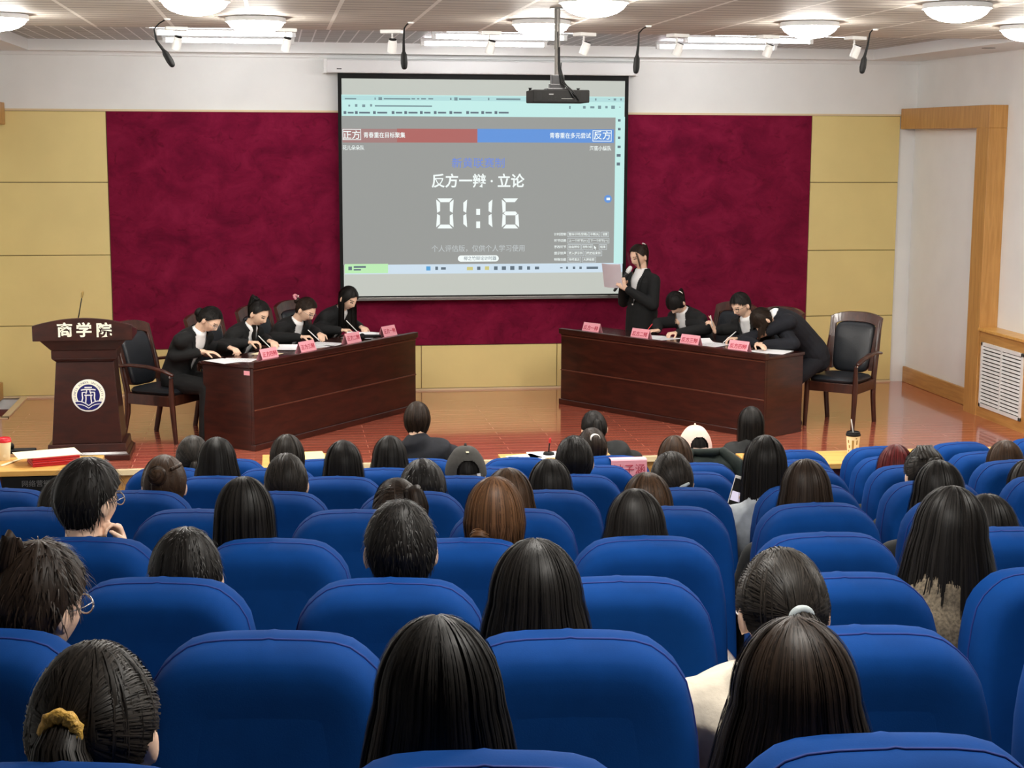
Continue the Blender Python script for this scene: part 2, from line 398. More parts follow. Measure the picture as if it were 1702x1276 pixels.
mb = MB(); mb.bbox((XL, YB-0.03, 2.965), (6.85, YB, 2.985)); structure(mb.build('trim_5', M['edge']), 'pale ledge along the top of the panelling')
mb = MB(); mb.bbox((-1.705, YB-0.034, 0.497), (5.825, YB-0.0065, 2.962))
o = tag(mb.build('velvet_backdrop', M['velvet']), 'dark red velvet covering on the wall behind the stage', 'backdrop')

def portal(side):
    s = 1 if side == 'right' else -1
    w = XR if s > 0 else XL; i = w-s*0.19
    q = MB(); q.bbox((i, 14.7, 2.825), (w, YB-0.03, 3.045)); q.bbox((i, 14.7, -0.02), (w, 14.98, 2.825))
    structure(q.build('trim_6' if s > 0 else 'trim_7', M['oak'], bevel=0.004, seg=1), 'oak portal frame on the %s wall of the stage' % side)
    q = MB(); q.bbox((w-s*0.05, 14.98, 0), (w, YB-0.03, 0.175)); structure(q.build('baseboard_'+side, M['oak_h'], bevel=0.004, seg=1))
    q = MB(); q.bbox((w-s*0.02, 14.98, 0.175), (w, YB-0.03, 2.825)); structure(q.build('wall_inset_'+side, M['wall']))
portal('right'); portal('left')

rc = thing('radiator_cover', 'low oak casing with a white louvred grille along the side wall', 'radiator cover', (6.95, 12.5, -0.25))
mb = MB(); mb.bbox((6.86, 9.2, -0.25), (XR-0.002, 14.695, 0.85)); mb.build('casing', M['oak_h'], rc, bevel=0.004, seg=1)
mb = MB(); mb.bbox((6.835, 9.2, 0.85), (XR-0.002, 14.695, 0.878)); mb.build('top_board', M['table_wood'], rc, bevel=0.003, seg=1)
def grille(y0, y1):
    q = MB()
    for a, b in (((6.845, y0, 0.105), (6.862, y0+0.035, 0.745)), ((6.845, y1-0.035, 0.105), (6.862, y1, 0.745)), ((6.845, y0, 0.105), (6.862, y1, 0.14)), ((6.845, y0, 0.71), (6.862, y1, 0.745)), ((6.845, (y0+y1)/2-0.012, 0.14), (6.862, (y0+y1)/2+0.012, 0.71))): q.bbox(a, b)
    q.build('grille_frame', M['white'], rc, bevel=0.002, seg=1)
    q = MB(); q.bbox((6.8585, y0+0.03, 0.135), (6.8605, y1-0.03, 0.715)); q.build('grille_backing', M['black'], rc)
    q = MB(); a = math.radians(38); R = np.array([[math.cos(a), 0, math.sin(a)], [0, 1, 0], [-math.sin(a), 0, math.cos(a)]])
    for k in range(16):
        z = 0.162+k*0.0353
        for ya, yb in ((y0+0.035, (y0+y1)/2-0.012), ((y0+y1)/2+0.012, y1-0.035)):
            q.box((6.853, (ya+yb)/2, z), (0.004, yb-ya, 0.027), R)
    q.build('louvers', M['white'], rc)
grille(13.74, 14.63); grille(12.5, 13.4)

# ------------------------------------------------------------------ ceiling lamps
M['dome'] = glow('lit_glass_dome', (1.0, 0.96, 0.89), DOME_POWER, 0.8)
M['tube'] = glow('lit_tube', (0.96, 0.98, 1.0), TUBE_POWER, 0.8)
def dome(label, x, y, first=[None]):
    if first[0] is None:
        t = thing('dome_lamp', label, 'ceiling lamp', (0, 0, ZC), 'glass dome lamps on the plank ceiling')
        MB().lathe([(0.0, ZC), (0.2, ZC), (0.214, ZC-0.004), (0.217, ZC-0.036), (0.2, ZC-0.04), (0.0, ZC-0.04)], 40).build('rim', M['white_metal'], t, True, angle=0.6)
        MB().lathe([(0.0, ZC-0.038), (0.2, ZC-0.038), (0.198, ZC-0.046), (0.182, ZC-0.068), (0.146, ZC-0.092), (0.094, ZC-0.11), (0.035, ZC-0.119), (0.0, ZC-0.12)], 40).build('glass_shade', M['dome'], t, True)
        first[0] = t
    else:
        t = dup(first[0], label)
    t.location = (x, y, ZC)
def dup(root, label=None, group=None):
    r = root.copy(); COL.objects.link(r)
    if label: r['label'] = label
    if group: r['group'] = group
    for ch in list(root.children):
        c = ch.copy(); COL.objects.link(c); c.parent = r
        for g in list(ch.children):
            d = g.copy(); COL.objects.link(d); d.parent = c
    return r
for lb, x, y in (('glass dome lamp above the podium side, cut by the left edge', -1.93, 11.9), ('glass dome lamp above the left desk, farther row', -0.12, 11.85),
                 ('glass dome lamp right behind the projector pole', 1.95, 11.72), ('glass dome lamp above the right desk, farther row', 3.92, 11.5),
                 ('glass dome lamp near the right wall, cut by the right edge', 5.64, 11.5),
                 ('glass dome lamp cut by the top edge, left of the projector', -0.47, 10.15), ('glass dome lamp beside the top of the projector pole', 1.955, 9.79),
                 ('large glass dome lamp right of the hanging microphones, nearer row', 4.29, 9.75)): dome(lb, x, y)
for lb, x, y in (('added dome lamp, out of view, over the middle seats at the left', -0.4, 7.9), ('added dome lamp, out of view, over the middle seats', 1.95, 7.9), ('added dome lamp, out of view, over the middle seats at the right', 4.3, 7.9),  # lamps of this loop are added out of view to brighten the seats
                 ('added dome lamp, out of view, over the camera end of the hall', 1.0, 2.35), ('added dome lamp, out of view, above the last rows towards the left', 0.75, 4.1), ('added dome lamp, out of view, above the last rows towards the right wall', 3.2, 4.1)): dome(lb, x, y)

tube0 = None
def tube_lamp(label, x, y):
    global tube0
    if tube0 is None:
        t = thing('tube_lamp', label, 'fluorescent lamp', (0, 0, ZT), 'fluorescent tubes in the ceiling tray')
        q = MB(); q.bbox((-0.63, -0.035, ZT-0.03), (0.63, 0.035, ZT)); q.build('batten', M['white_metal'], t, bevel=0.004)
        q = MB(); q.tube([(-0.59, 0, ZT-0.05), (0.59, 0, ZT-0.05)], [0.019, 0.019], 14, rnd=False); q.build('tube', M['tube'], t, True, angle=0.6)
        for s in (-1, 1):
            q = MB(); q.bbox((s*0.59, -0.024, ZT-0.074), (s*0.625, 0.024, ZT-0.02)); q.build('lamp_holder', M['white'], t, bevel=0.003)
        tube0 = t
    else: t = dup(tube0, label)
    t.location = (x, y, ZT)
for gx, gl in ((-0.42, 'left'), (2.06, 'middle'), (4.42, 'right')):
    for gy, rl in ((13.75, 'nearest the plank ceiling'), (14.7, 'in the centre of its group'), (15.8, 'nearest the back wall')):
        tube_lamp('lit fluorescent tube %s, in the %s group over the stage' % (rl, gl), gx, gy)

spot0 = None
SPX = (303, 474, 644, 807, 968, 1130, 1290, 1450)
for i, px in enumerate(SPX):
    lb = 'small white spotlight, %s along the ceiling edge' % ('first from the left end', 'second from the left end', 'third from the left end', 'just left of the screen centre', 'just right of the projector pole', 'third from the right end', 'second from the right end', 'last at the right end')[i]
    x = at_z(px, 56, ZC)[0]
    if spot0 is None:
        t = thing('track_spotlight', lb, 'spotlight', (0, 13.0, ZC), 'small spotlights along the edge of the plank ceiling')
        q = MB(); q.bbox((-0.085, 12.96, ZC-0.028), (0.085, 13.06, ZC)); q.build('canopy', M['white'], t, bevel=0.004)
        q = MB(); q.tube([(0, 13.02, ZC-0.02), (0, 13.02, ZC-0.07)], [0.007, 0.007], 8); q.tube([(0, 13.02, ZC-0.065), (0, 13.01, ZC-0.105)], [0.012, 0.012], 8); q.build('stem', M['white'], t, True)
        d = nrm(V(-0.18, 0.35, -1.0)); a = V(0.012, 12.99, ZC-0.078)
        q = MB(); q.tube([a, a+d*0.02, a+d*0.022, a+d*0.1], [0.032, 0.034, 0.036, 0.036], 20, rnd=False); q.build('lamp_can', M['white'], t, True, angle=0.5)
        q = MB(); q.tube([a-d*0.004, a+d*0.002], [0.031, 0.031], 20, rnd=False); q.build('vent_cap', M['black'], t)
        spot0 = t
    else: t = dup(spot0, lb)
    t.location = (x, 13.0, ZC)
    t.rotation_euler = (0, 0, (0.2, 0.1, -0.35, 0.15, 0.5, 0.5, 0.35, 0.45)[i])
dl = thing('recessed_downlight', 'small recessed downlight in the white soffit by the right wall', 'downlight', (6.62, 14.3, ZC))
MB().lathe([(0.035, ZC-0.001), (0.062, ZC-0.001), (0.062, ZC-0.006), (0.035, ZC-0.004)], 24, (6.62, 14.3, 0), cap=False).build('bezel', M['steel'], dl, True)
MB().lathe([(0, ZC-0.002), (0.036, ZC-0.002), (0.036, ZC-0.0005), (0, ZC-0.0005)], 24, (6.62, 14.3, 0)).build('lens', M['white'], dl)

# hanging gooseneck microphones
for (pa, pb, pc, pd, pe, lb) in (
        ((278, 32), (256, 48), (260, 68), (272, 84), (286, 107), 'black hanging microphone tilted to the right, first from the left'),
        ((683, 41), (672, 47), (671, 66), (671, 86), (672, 111), 'black hanging microphone pointing straight down, left of the screen centre'),
        ((1078, 41), (1062, 55), (1061, 74), (1059, 92), (1057, 118), 'black hanging microphone right of the screen'),
        ((1455, 46), (1446, 55), (1442, 76), (1437, 94), (1433, 118), 'black hanging microphone close to a spotlight, last at the right')):
    Y = 12.1; P = [at_y(*p, Y) for p in (pa, pb, pc, pd, pe)]; P[0][2] = ZC
    t = thing('hanging_microphone', lb, 'microphone', P[0], 'black gooseneck microphones hanging from the ceiling')
    q = MB(); q.tube([P[0], P[0]*0.4+P[1]*0.6+V(0, 0, .01), P[1], P[1]*0.5+P[2]*0.5, P[2], P[3]], [0.005, 0.005, 0.006, 0.0075, 0.009, 0.012], 8); q.build('gooseneck', M['black'], t, True)
    q = MB(); q.tube([P[3], P[3]*0.8+P[4]*0.2, P[3]*0.25+P[4]*0.75, P[4]], [0.013, 0.023, 0.026, 0.022], 14); q.build('windscreen', M['black'], t, True)
    q = MB(); q.lathe([(0, ZC-0.012), (0.02, ZC-0.012), (0.026, ZC), (0, ZC)], 16, (P[0][0], P[0][1], 0)); q.build('ceiling_mount', M['white'], t, True)

# ------------------------------------------------------------------ projector on its pole
pj = thing('ceiling_projector', 'black projector hanging from the ceiling on a steel pole', 'projector', (1.95, 10.45, 2.93))
PY = 10.45
c0 = at_y(886, 170, PY); c1 = at_y(980, 170, PY); zb = c0[2]; zt_ = at_y(930, 149, PY)[2]
xa, xb = c0[0], c1[0]
px_ = at_y(932, 100, PY)[0]
mb = MB(); mb.bbox((xa, PY, zb), (xb, PY+0.3, zt_)); mb.build('housing', M['charcoal'], pj, bevel=0.008)
for fx in (0.07, 0.85):
    mb = MB()
    for k in range(6): mb.bbox((xa+fx*(xb-xa)+k*0.006, PY-0.0015, zb+0.015), (xa+fx*(xb-xa)+k*0.006+0.003, PY+0.002, zt_-0.015))
    mb.build('vent_grille', M['black'], pj)
for fx, w in ((0.27, 0.012), (0.32, 0.012), (0.39, 0.01), (0.48, 0.014), (0.55, 0.014), (0.61, 0.012), (0.7, 0.01)):
    mb = MB(); mb.bbox((xa+fx*(xb-xa), PY-0.002, zb+0.012), (xa+fx*(xb-xa)+w, PY+0.002, zb+0.021)); mb.build('port', M['black'], pj)
    if fx > 0.3: mb = MB(); mb.bbox((xa+fx*(xb-xa), PY-0.002, zb+0.03), (xa+fx*(xb-xa)+w*0.8, PY+0.002, zb+0.038)); mb.build('port', M['black'], pj)
mb = MB(); mb.bbox((xa+0.5*(xb-xa), PY-0.0025, zb+0.024), (xa+0.72*(xb-xa), PY+0.001, zb+0.0265)); mb.build('marking', M['steel'], pj)
mb = MB(); mb.bbox((xa+0.28*(xb-xa), PY-0.0025, zt_-0.032), (xa+0.36*(xb-xa), PY+0.001, zt_-0.027)); mb.build('marking', M['steel'], pj)
for sx in (xa+0.02, xb-0.03):
    mb = MB(); mb.lathe([(0.009, 0), (0.009, 0.012), (0.014, 0.018)], 12, (sx, PY+0.25, zt_)); mb.build('foot_screw', M['black'], pj, True)
mb = MB(); mb.bbox((px_-0.075, PY+0.07, zt_), (px_+0.085, PY+0.21, zt_+0.012)); mb.bbox((px_-0.05, PY+0.1, zt_+0.012), (px_+0.05, PY+0.18, zt_+0.04)); mb.bbox((px_-0.04, PY+0.105, zt_+0.04), (px_+0.045, PY+0.175, zt_+0.1))
mb.build('mount_bracket', M['black_metal'], pj, bevel=0.003)
mb = MB(); mb.tube([(px_, PY+0.14, zt_+0.09), (px_, PY+0.14, 3.3)], [0.0165, 0.0165], 16, rnd=False); mb.tube([(px_, PY+0.14, 3.29), (px_, PY+0.14, ZC)], [0.02, 0.02], 16, rnd=False); mb.build('pole', M['pole'], pj, True, angle=0.6)
mb = MB(); mb.lathe([(0, 0), (0.05, 0), (0.055, -0.008), (0, -0.008)], 20, (px_, PY+0.14, ZC)); mb.build('ceiling_flange', M['steel'], pj)
for k, (dx, zz) in enumerate(((0.09, 0.03), (0.12, 0.02), (0.1, 0.045))):
    q = MB(); q.tube([(px_+0.012*k, PY+0.118, 3.4-0.1*k), (px_+0.008*k+0.006, PY+0.116, zt_+0.14), (px_+0.02+0.01*k, PY+0.08, zt_+0.05), (px_+dx*0.7, PY-0.012, zt_-0.01), (px_+dx, PY-0.01, zb+zz)], [0.0042]*5, 8); q.build('cable', M['black'], pj, True)

# ------------------------------------------------------------------ projection screen and the picture on it
SY = 16.80
M['cv'] = glow('screen_cloth', srgb(192, 196, 188), 1.0, 0.02)
ps = thing('projection_screen', 'pull-down projection screen showing a debate timer', 'projection screen', (2.2, SY, 2.2))
s_tl, s_tr, s_bl, s_br = at_y(567.5, 130.5, SY), at_y(1037.5, 134.5, SY), at_y(572, 490, SY), at_y(1035, 490, SY)
SX0, SX1, SZ1, SZ0 = (s_tl[0]+s_bl[0])/2, (s_tr[0]+s_br[0])/2, (s_tl[2]+s_tr[2])/2, (s_bl[2]+s_br[2])/2
mb = MB(); mb.bbox((SX0-0.04, SY, SZ0-0.02), (SX1+0.04, SY+0.004, SZ1+0.06)); mb.build('border', M['black'], ps)
mb = MB(); mb.bbox((SX0, SY-0.002, SZ0), (SX1, SY, SZ1)); mb.build('cloth', M['cv'], ps)
mb = MB(); mb.bbox((SX0-0.045, SY-0.014, SZ0-0.05), (SX1+0.045, SY+0.014, SZ0-0.015)); mb.build('bottom_bar', M['steel'], ps, bevel=0.004)
mb = MB(); mb.bbox((SX0-0.17, SY-0.06, SZ1+0.055), (SX1+0.12, SY+0.07, SZ1+0.19)); mb.build('roller_case', M['white_metal'], ps, bevel=0.012)
for xx in (SX0-0.185, SX1+0.1):
    mb = MB(); mb.bbox((xx, SY-0.065, SZ1+0.05), (xx+0.035, YB-0.002, SZ1+0.2)); mb.build('end_cap', M['white'], ps, bevel=0.006)
mb = MB(); mb.bbox((SX0-0.05, SY-0.062, SZ1+0.09), (SX0+0.0, SY-0.058, SZ1+0.1)); mb.build('case_marking', M['charcoal'], ps)
S1 = SY-0.0035
def scol(name, rgb, k=1.0): return glow('projected_'+name, srgb(*rgb), k, 0.0)
C_ = {'grey': scol('grey', (152, 154, 151)), 'cyan': scol('cyan', (194, 236, 232)), 'tabs': scol('tab_strip', (178, 220, 220)), 'red': scol('red', (174, 102, 98)), 'red2': scol('dim_red', (164, 126, 124)), 'blue': scol('blue', (98, 148, 218)),
      'white': scol('white', (244, 252, 250)), 'title': scol('title_blue', (112, 140, 220)), 'dim': scol('dim_white', (194, 200, 202)), 'ink': scol('ink', (120, 146, 152)), 'ink2': scol('dark_ink', (96, 112, 124)), 'task': scol('taskbar', (206, 224, 238)),
      'green': scol('green', (188, 236, 180)), 'edge': scol('outline', (212, 220, 224)), 'icon': scol('icon_blue', (84, 160, 214)), 'gold': scol('icon_gold', (206, 200, 130))}
def sbox(mbx, x0, y0, x1, y1, lay=0, mi=0):
    a = at_y(x0, y1, S1-lay*0.0012); b = at_y(x1, y0, S1-lay*0.0012)
    c = at_y(x1, y1, S1-lay*0.0012); d = at_y(x0, y0, S1-lay*0.0012); y = S1-lay*0.0012
    z0, z1 = (a[2]+c[2])/2, (b[2]+d[2])/2; xx0, xx1 = (a[0]+d[0])/2, (b[0]+c[0])/2
    mbx.bbox((xx0, y-0.0004, z0), (xx1, y+0.0004, z1), mi)
def spart(name, col, rects, lay=0):
    q = MB()
    for r in rects: sbox(q, *r, lay=lay)
    return q.build(name, C_[col], ps)
def stext(s, px, py, hpx, col, name, wpx=None, lay=3, align='CENTER', off=0.0):
    o = at_y(px, py, S1-lay*0.0012); o2 = at_y(px, py+hpx, S1-lay*0.0012); h = o[2]-o2[2]
    t = text(s, h, o, (1, 0, 0), (0, 0, 1), C_[col], name, ps, align, off)
    if wpx:
        me = t.data; co = np.empty(len(me.vertices)*3); me.vertices.foreach_get('co', co); co = co.reshape(-1, 3)
        w = np.ptp(co[:, 0]); tgt = at_y(px+wpx, py, S1)[0]-at_y(px, py, S1)[0]
        an = o[0]-ps.location.x; an2 = (co[:, 0].min()+co[:, 0].max())/2; co[:, 0] = an+(co[:, 0]-an2)*tgt/w; me.vertices.foreach_set('co', co.ravel()); me.update()
    return t
spart('browser_bar', 'cyan', [(567.6, 159, 1038, 194)])
spart('tab_strip', 'tabs', [(567.6, 160.5, 1038, 168)], 1)
spart('side_bar', 'cyan', [(1021.5, 194, 1037, 438)])
spart('page', 'grey', [(569, 194, 1021.5, 438.5)])
spart('red_banner', 'red2', [(569, 214, 660, 237)], 1); spart('red_banner', 'red', [(660, 214, 793.5, 237)], 1)
spart('blue_banner', 'blue', [(793.5, 214.5, 1020.5, 237)], 1)
def outline(name, x0, y0, x1, y1, col='white', w=1.0, lay=2): spart(name, col, [(x0, y0, x1, y0+w), (x0, y1-w, x1, y1), (x0, y0, x0+w, y1), (x1-w, y0, x1, y1)], lay)
outline('badge_outline', 569.5, 214.5, 600, 232.5); outline('badge_outline', 985, 216.5, 1016.5, 235)
stext('正方', 584.5, 225, 15, 'white', 'badge_text', 28, off=0.0012); stext('反方', 1001, 226, 15, 'white', 'badge_text', 28, off=0.0012)
stext('青春重在目标聚集', 639, 225, 10, 'white', 'motion_text', 69, off=0.0006); stext('青春重在多元尝试', 948, 226, 10, 'white', 'motion_text', 68, off=0.0006)
stext('花儿朵朵队', 587.5, 246, 8.6, 'white', 'team_text', 36, off=0.0005); stext('海底小纵队', 998, 247, 8.6, 'white', 'team_text', 36, off=0.0005)
stext('新黄联赛制', 795, 272, 18, 'title', 'format_title', 87, off=0.0005)
stext('反方一辩 · 立论', 795, 302, 24, 'white', 'stage_title', 153, off=0.0032)
stext('个人评估版，仅供个人学习使用', 795, 413.5, 12, 'dim', 'notice_lettering', 153, off=0)
q = MB(); cy, hh = 429.5, 5.4
a = at_y(761, cy+hh, S1-.0024); b = at_y(829, cy-hh, S1-.0024); rr = (b[2]-a[2])/2; zc = (a[2]+b[2])/2
poly = [V(b[0]-rr+rr*math.cos(t), S1-.0024, zc+rr*math.sin(t)) for t in np.linspace(-math.pi/2, math.pi/2, 13)]+[V(a[0]+rr+rr*math.cos(t), S1-.0024, zc+rr*math.sin(t)) for t in np.linspace(math.pi/2, 1.5*math.pi, 13)]
q.prism(poly, (0, 0, 0), (0, 0.0006, 0)); q.build('name_pill', C_['white'], ps)
stext('柳之竹辩论计时器', 798, 429.6, 7.4, 'ink2', 'pill_text', 54, lay=4)
# seven-segment timer
def seg_digit(q, ch, cx, cy, w, h, t=6.4):
    segs = {'0': 'abcdef', '1': 'bc', '6': 'acdefg'}[ch]; x0, x1, y0, y1, ym, g = cx-w/2, cx+w/2, cy-h/2, cy+h/2, cy, 0.9
    P = {'a': [(x0+g+1, y0), (x1-g-1, y0), (x1-t-g, y0+t), (x0+t+g, y0+t)], 'd': [(x0+t+g, y1-t), (x1-t-g, y1-t), (x1-g-1, y1), (x0+g+1, y1)],
         'f': [(x0, y0+g+1), (x0+t, y0+t+g), (x0+t, ym-t/2-g*.5), (x0+1.5, ym-g)], 'e': [(x0+1.5, ym+g), (x0+t, ym+t/2+g*.5), (x0+t, y1-t-g), (x0, y1-g-1)],
         'b': [(x1, y0+g+1), (x1-1.5, ym-g), (x1-t, ym-t/2-g*.5), (x1-t, y0+t+g)], 'c': [(x1-1.5, ym+g), (x1, y1-g-1), (x1-t, y1-t-g), (x1-t, ym+t/2+g*.5)],
         'g': [(x0+3, ym), (x0+t, ym-t/2), (x1-t, ym-t/2), (x1-3, ym), (x1-t, ym+t/2), (x0+t, ym+t/2)]}
    for s in segs:
        pts = [at_y(x, y, S1-0.0036) for x, y in P[s]]; q.prism(pts, (0, 0, 0), (0, 0.0006, 0))
q = MB(); seg_digit(q, '0', 739.5, 354.5, 29, 50); q.build('timer_digit', C_['white'], ps)
q = MB(); seg_digit(q, '1', 762, 354.5, 29, 50); q.build('timer_digit', C_['white'], ps)
q = MB(); seg_digit(q, '1', 803.5, 354.5, 30, 50); q.build('timer_digit', C_['white'], ps)
q = MB(); seg_digit(q, '6', 848.5, 354.5, 29, 50); q.build('timer_digit', C_['white'], ps)
spart('timer_colon', 'white', [(791.5, 347, 798, 357), (791.5, 368, 798, 379)], 3)
# controls at the lower right
rows = (('计时控制', (('暂停计时(空格)', 944, 978), ('中断(R)', 980, 997), ('设置', 1000, 1011))), ('环节切换', (('上一个环节(←)', 944, 978), ('下一个环节(→)', 980, 1012))), ('更改环节', (('自由辩论', 944, 965), ('攻辩小结', 967, 985), ('结束', 996, 1008))), ('提示铃声', (('播入提示铃', 944, 970), ('播放结束铃', 973, 1000))), ('特殊功能', (('导播直达', 944, 965), ('大屏投影', 968, 990))))
for k, (h, bs) in enumerate(rows):
    y = 389.5+k*10.5; stext(h, 931, y, 5.2, 'white', 'control_label', 20, off=0.0003)
    for s, xa_, xb_ in bs:
        stext(s, (xa_+xb_)/2, y, 4.8, 'white', 'control_text', xb_-xa_-3, off=0.0003); outline('control_outline', xa_-0.5, y-4.3, xb_+0.5, y+4.3, 'edge', 0.6)
q = MB(); pts = [at_y(x, y, S1-.0048) for x, y in ((987.5, 408), (991.5, 412), (989.6, 412.2), (990.6, 414.6), (989.6, 415), (988.7, 412.6), (987.5, 413.6))]; q.prism(pts, (0, 0, 0), (0, 0.0006, 0)); q.build('mouse_pointer', C_['white'], ps)
q = MB(); o = at_y(1010.5, 330.5, S1-.0024); q.lathe([(0, 0), (0.042, 0), (0.042, 0.0006), (0, 0.0006)], 24, o, np.array([[1, 0, 0], [0, 0, -1], [0, 1, 0]], float)); q.build('round_button', C_['blue'], ps)
spart('round_button_symbol', 'white', [(1008, 328.5, 1014, 332.5)], 3)
# browser bar marks, bookmarks, task bar
spart('tab_marks', 'ink', [(573, 162.8, 592, 165.2), (622.5, 162.2, 624.5, 165.6), (629, 161.5, 635, 166.2), (638, 163, 682, 165.4), (684, 163, 690, 165.4), (693, 163, 697, 165.4), (700, 163, 708, 165.4), (712, 163, 720, 165.4), (748, 162.5, 750.5, 166), (755, 161.8, 760.5, 167), (763, 163.2, 783, 166), (811, 162.5, 813.5, 166.5), (825, 163.4, 865, 166.4), (989, 163.5, 991.5, 167), (1011, 165, 1014, 166), (1020, 163.5, 1024, 167), (1031, 163.5, 1033.5, 167)], 2)
spart('address_marks', 'ink', [(579, 174, 582, 177), (590, 173, 594, 177.5), (602, 173.5, 607, 178), (615, 173, 618.5, 177), (623, 175, 718, 177.4), (946, 176, 948.5, 181), (969, 176, 973.5, 180.5), (981, 176.5, 988, 180), (994, 175.5, 999, 181), (1006, 176, 1010, 180), (1016, 175.5, 1022, 181), (1029, 177.5, 1031.5, 178.5)], 2)
bm_ = []
for x, w in ((571, 13), (590, 24), (620, 22), (651, 14), (672, 20), (698, 14), (721, 18), (747, 18), (775, 18), (800, 14), (822, 22)):
    bm_ += [(x, 184.6, x+4.6, 189.4), (x+7, 185.8, x+7+w*0.75, 188.6)]
spart('bookmark_marks', 'ink2', bm_, 2)
spart('side_marks', 'ink2', [(1027, 198, 1031.5, 202), (1027, 212.5, 1031.5, 216.5), (1027, 227, 1031, 231), (1026.5, 242, 1031.5, 246), (1025, 256, 1031.5, 260.5), (1025, 270, 1030.5, 275)], 1)
spart('task_bar', 'task', [(573, 438.5, 1034.5, 454)]); spart('task_bar_tint', 'green', [(573, 438.5, 645, 454)], 1)
spart('task_icon', 'icon', [(708.5, 442.5, 715.5, 449.5)], 2); spart('task_icon', 'gold', [(776, 443.5, 786, 449), (806, 442.5, 813, 448.5)], 2)
spart('task_marks', 'ink2', [(579, 443, 585, 449), (588, 442, 608, 445), (588, 447, 600, 449.5), (723.5, 443, 728, 448.5), (733, 444, 741, 448), (793, 443, 798.5, 448.5), (821, 442.5, 827, 448.5), (834, 442.5, 841, 448.5), (848, 442, 855, 448.5), (862, 442, 868, 448), (876, 442.5, 881, 448), (889, 443, 896, 447.5), (931, 444, 935, 446), (941, 443, 944, 447), (952, 443, 956, 447), (963, 443, 967, 447), (975, 443, 994, 447)], 2)
# ------------------------------------------------------------------ desks on the stage
class Frame:                                          # e runs along the desk front, b points behind it (towards the sitters)
    def __init__(s, N, F, side):
        s.N = V(*N, 0); d = V(*F, 0)-s.N; s.L = np.linalg.norm(d); s.e = d/s.L; s.b = V(-s.e[1], s.e[0], 0)*side
    def __call__(s, t, d, z): return s.N+s.e*t+s.b*d+V(0, 0, z)
DL = Frame((-0.22, 13.73), (1.36, 15.72), 1)
DR = Frame((4.36, 13.72), (2.87, 15.88), -1)
DESK_H, DESK_D = 0.755, 0.57
def fbox(q, D, t0, t1, d0, d1, z0, z1, mi=0):
    c = [D(t, d, z) for t in (t0, t1) for d in (d0, d1) for z in (z0, z1)]
    q.add(c, [(0, 1, 3, 2), (4, 6, 7, 5), (0, 4, 5, 1), (2, 3, 7, 6), (0, 2, 6, 4), (1, 5, 7, 3)], mi)
def desk(D, label):
    c = D(D.L/2, DESK_D/2, 0); T = thing('panel_desk', label, 'desk', c, 'mahogany desks on the stage')
    L = D.L
    q = MB(); fbox(q, D, 0.0, L, 0.0, 0.03, 0.055, DESK_H-0.03); q.build('front_panel', M['mahogany'], T, bevel=0.003, seg=1)
    for t in (0.0, L-0.035):
        q = MB(); fbox(q, D, t, t+0.035, 0.03, DESK_D, 0.0, DESK_H-0.03); q.build('end_panel', M['mahogany'], T, bevel=0.003, seg=1)
    q = MB(); fbox(q, D, -0.012, L+0.012, -0.012, DESK_D+0.01, DESK_H-0.03, DESK_H); q.build('worktop', M['mahogany_top'], T, bevel=0.006)
    q = MB(); fbox(q, D, -0.018, L+0.018, -0.02, 0.035, DESK_H-0.022, DESK_H+0.03); q.build('front_ledge', M['mahogany'], T, bevel=0.006)
    q = MB(); fbox(q, D, 0, L, -0.008, 0.0, 0.352, 0.364); q.build('moulding', M['mahogany_line'], T, bevel=0.002, seg=1)
    q = MB(); fbox(q, D, 0, L, -0.006, 0.0, DESK_H-0.05, DESK_H-0.04); q.build('moulding', M['mahogany_line'], T, bevel=0.002, seg=1)
    q = MB(); fbox(q, D, -0.014, L+0.014, -0.016, 0.035, 0.0, 0.056); q.build('plinth', M['mahogany'], T, bevel=0.004, seg=1)
    q = MB(); fbox(q, D, 0.035, L-0.035, 0.03, DESK_D-0.02, 0.42, 0.44); q.build('shelf', M['mahogany'], T)
    return T
deskL = desk(DL, 'long mahogany panel desk beside the podium, at the left of the stage')
deskR = desk(DR, 'long mahogany panel desk in front of the standing speaker, at the right')
q = MB(); p0 = DL(-0.0135, 0.06, 0.0); ee = DL.b
a, b_ = DL(-0.0005, 0.05, 0.66), DL(-0.0005, 0.115, 0.705)
fbox(q, DL, -0.0012, -0.0002, 0.04, 0.105, 0.665, 0.703); q.build('inventory_sticker', M['pink'], deskL)['label'] = 'small pink sticker on the near end of the desk'

def name_card(D, t, d, body, label):
    c = D(t, d, DESK_H); fb = 0.045 if d > 0.06 else 0.045
    T = thing('name_card', label, 'name card', c, 'pink tent name cards on the desks')
    h, w, f = 0.108, 0.115, 0.04
    A, B = D(t, d-f, DESK_H+0.0008), D(t, d+f, DESK_H+0.0008); top = D(t, d, DESK_H+h)
    ex = D.e if D is DL else -D.e
    for s, base in ((-1, A), (1, B)):
        q = MB(); n = nrm(np.cross(D.e, top-base)); n = n if n@(D.b*s) > 0 else -n
        P = [base-D.e*w, base+D.e*w, top+D.e*w, top-D.e*w]
        q.prism(P, (0, 0, 0), -n*0.0012); q.build('card_face', M['pink'], T)
    up = nrm(top-A); nf = np.cross(ex, up)
    o = A+(top-A)*0.5+nf*0.0022
    text(body, 0.05, o, ex, up, M['red_ink'], 'card_lettering', T, off=0.0005)
    return T
ordn = ('one', 'two', 'three', 'four')
for (t, d), s, w in zip(((0.34, 0.11), (0.92, 0.13), (1.66, 0.15), (2.3, 0.17)), ('正方四辩', '正方三辩', '正方二辩', '正方一辩'), ('nearest card on the left desk', 'second card from the near end of the left desk', 'third card from the near end of the left desk', 'farthest card on the left desk')):
    name_card(DL, t, d, s, 'pink tent name card, %s' % w)
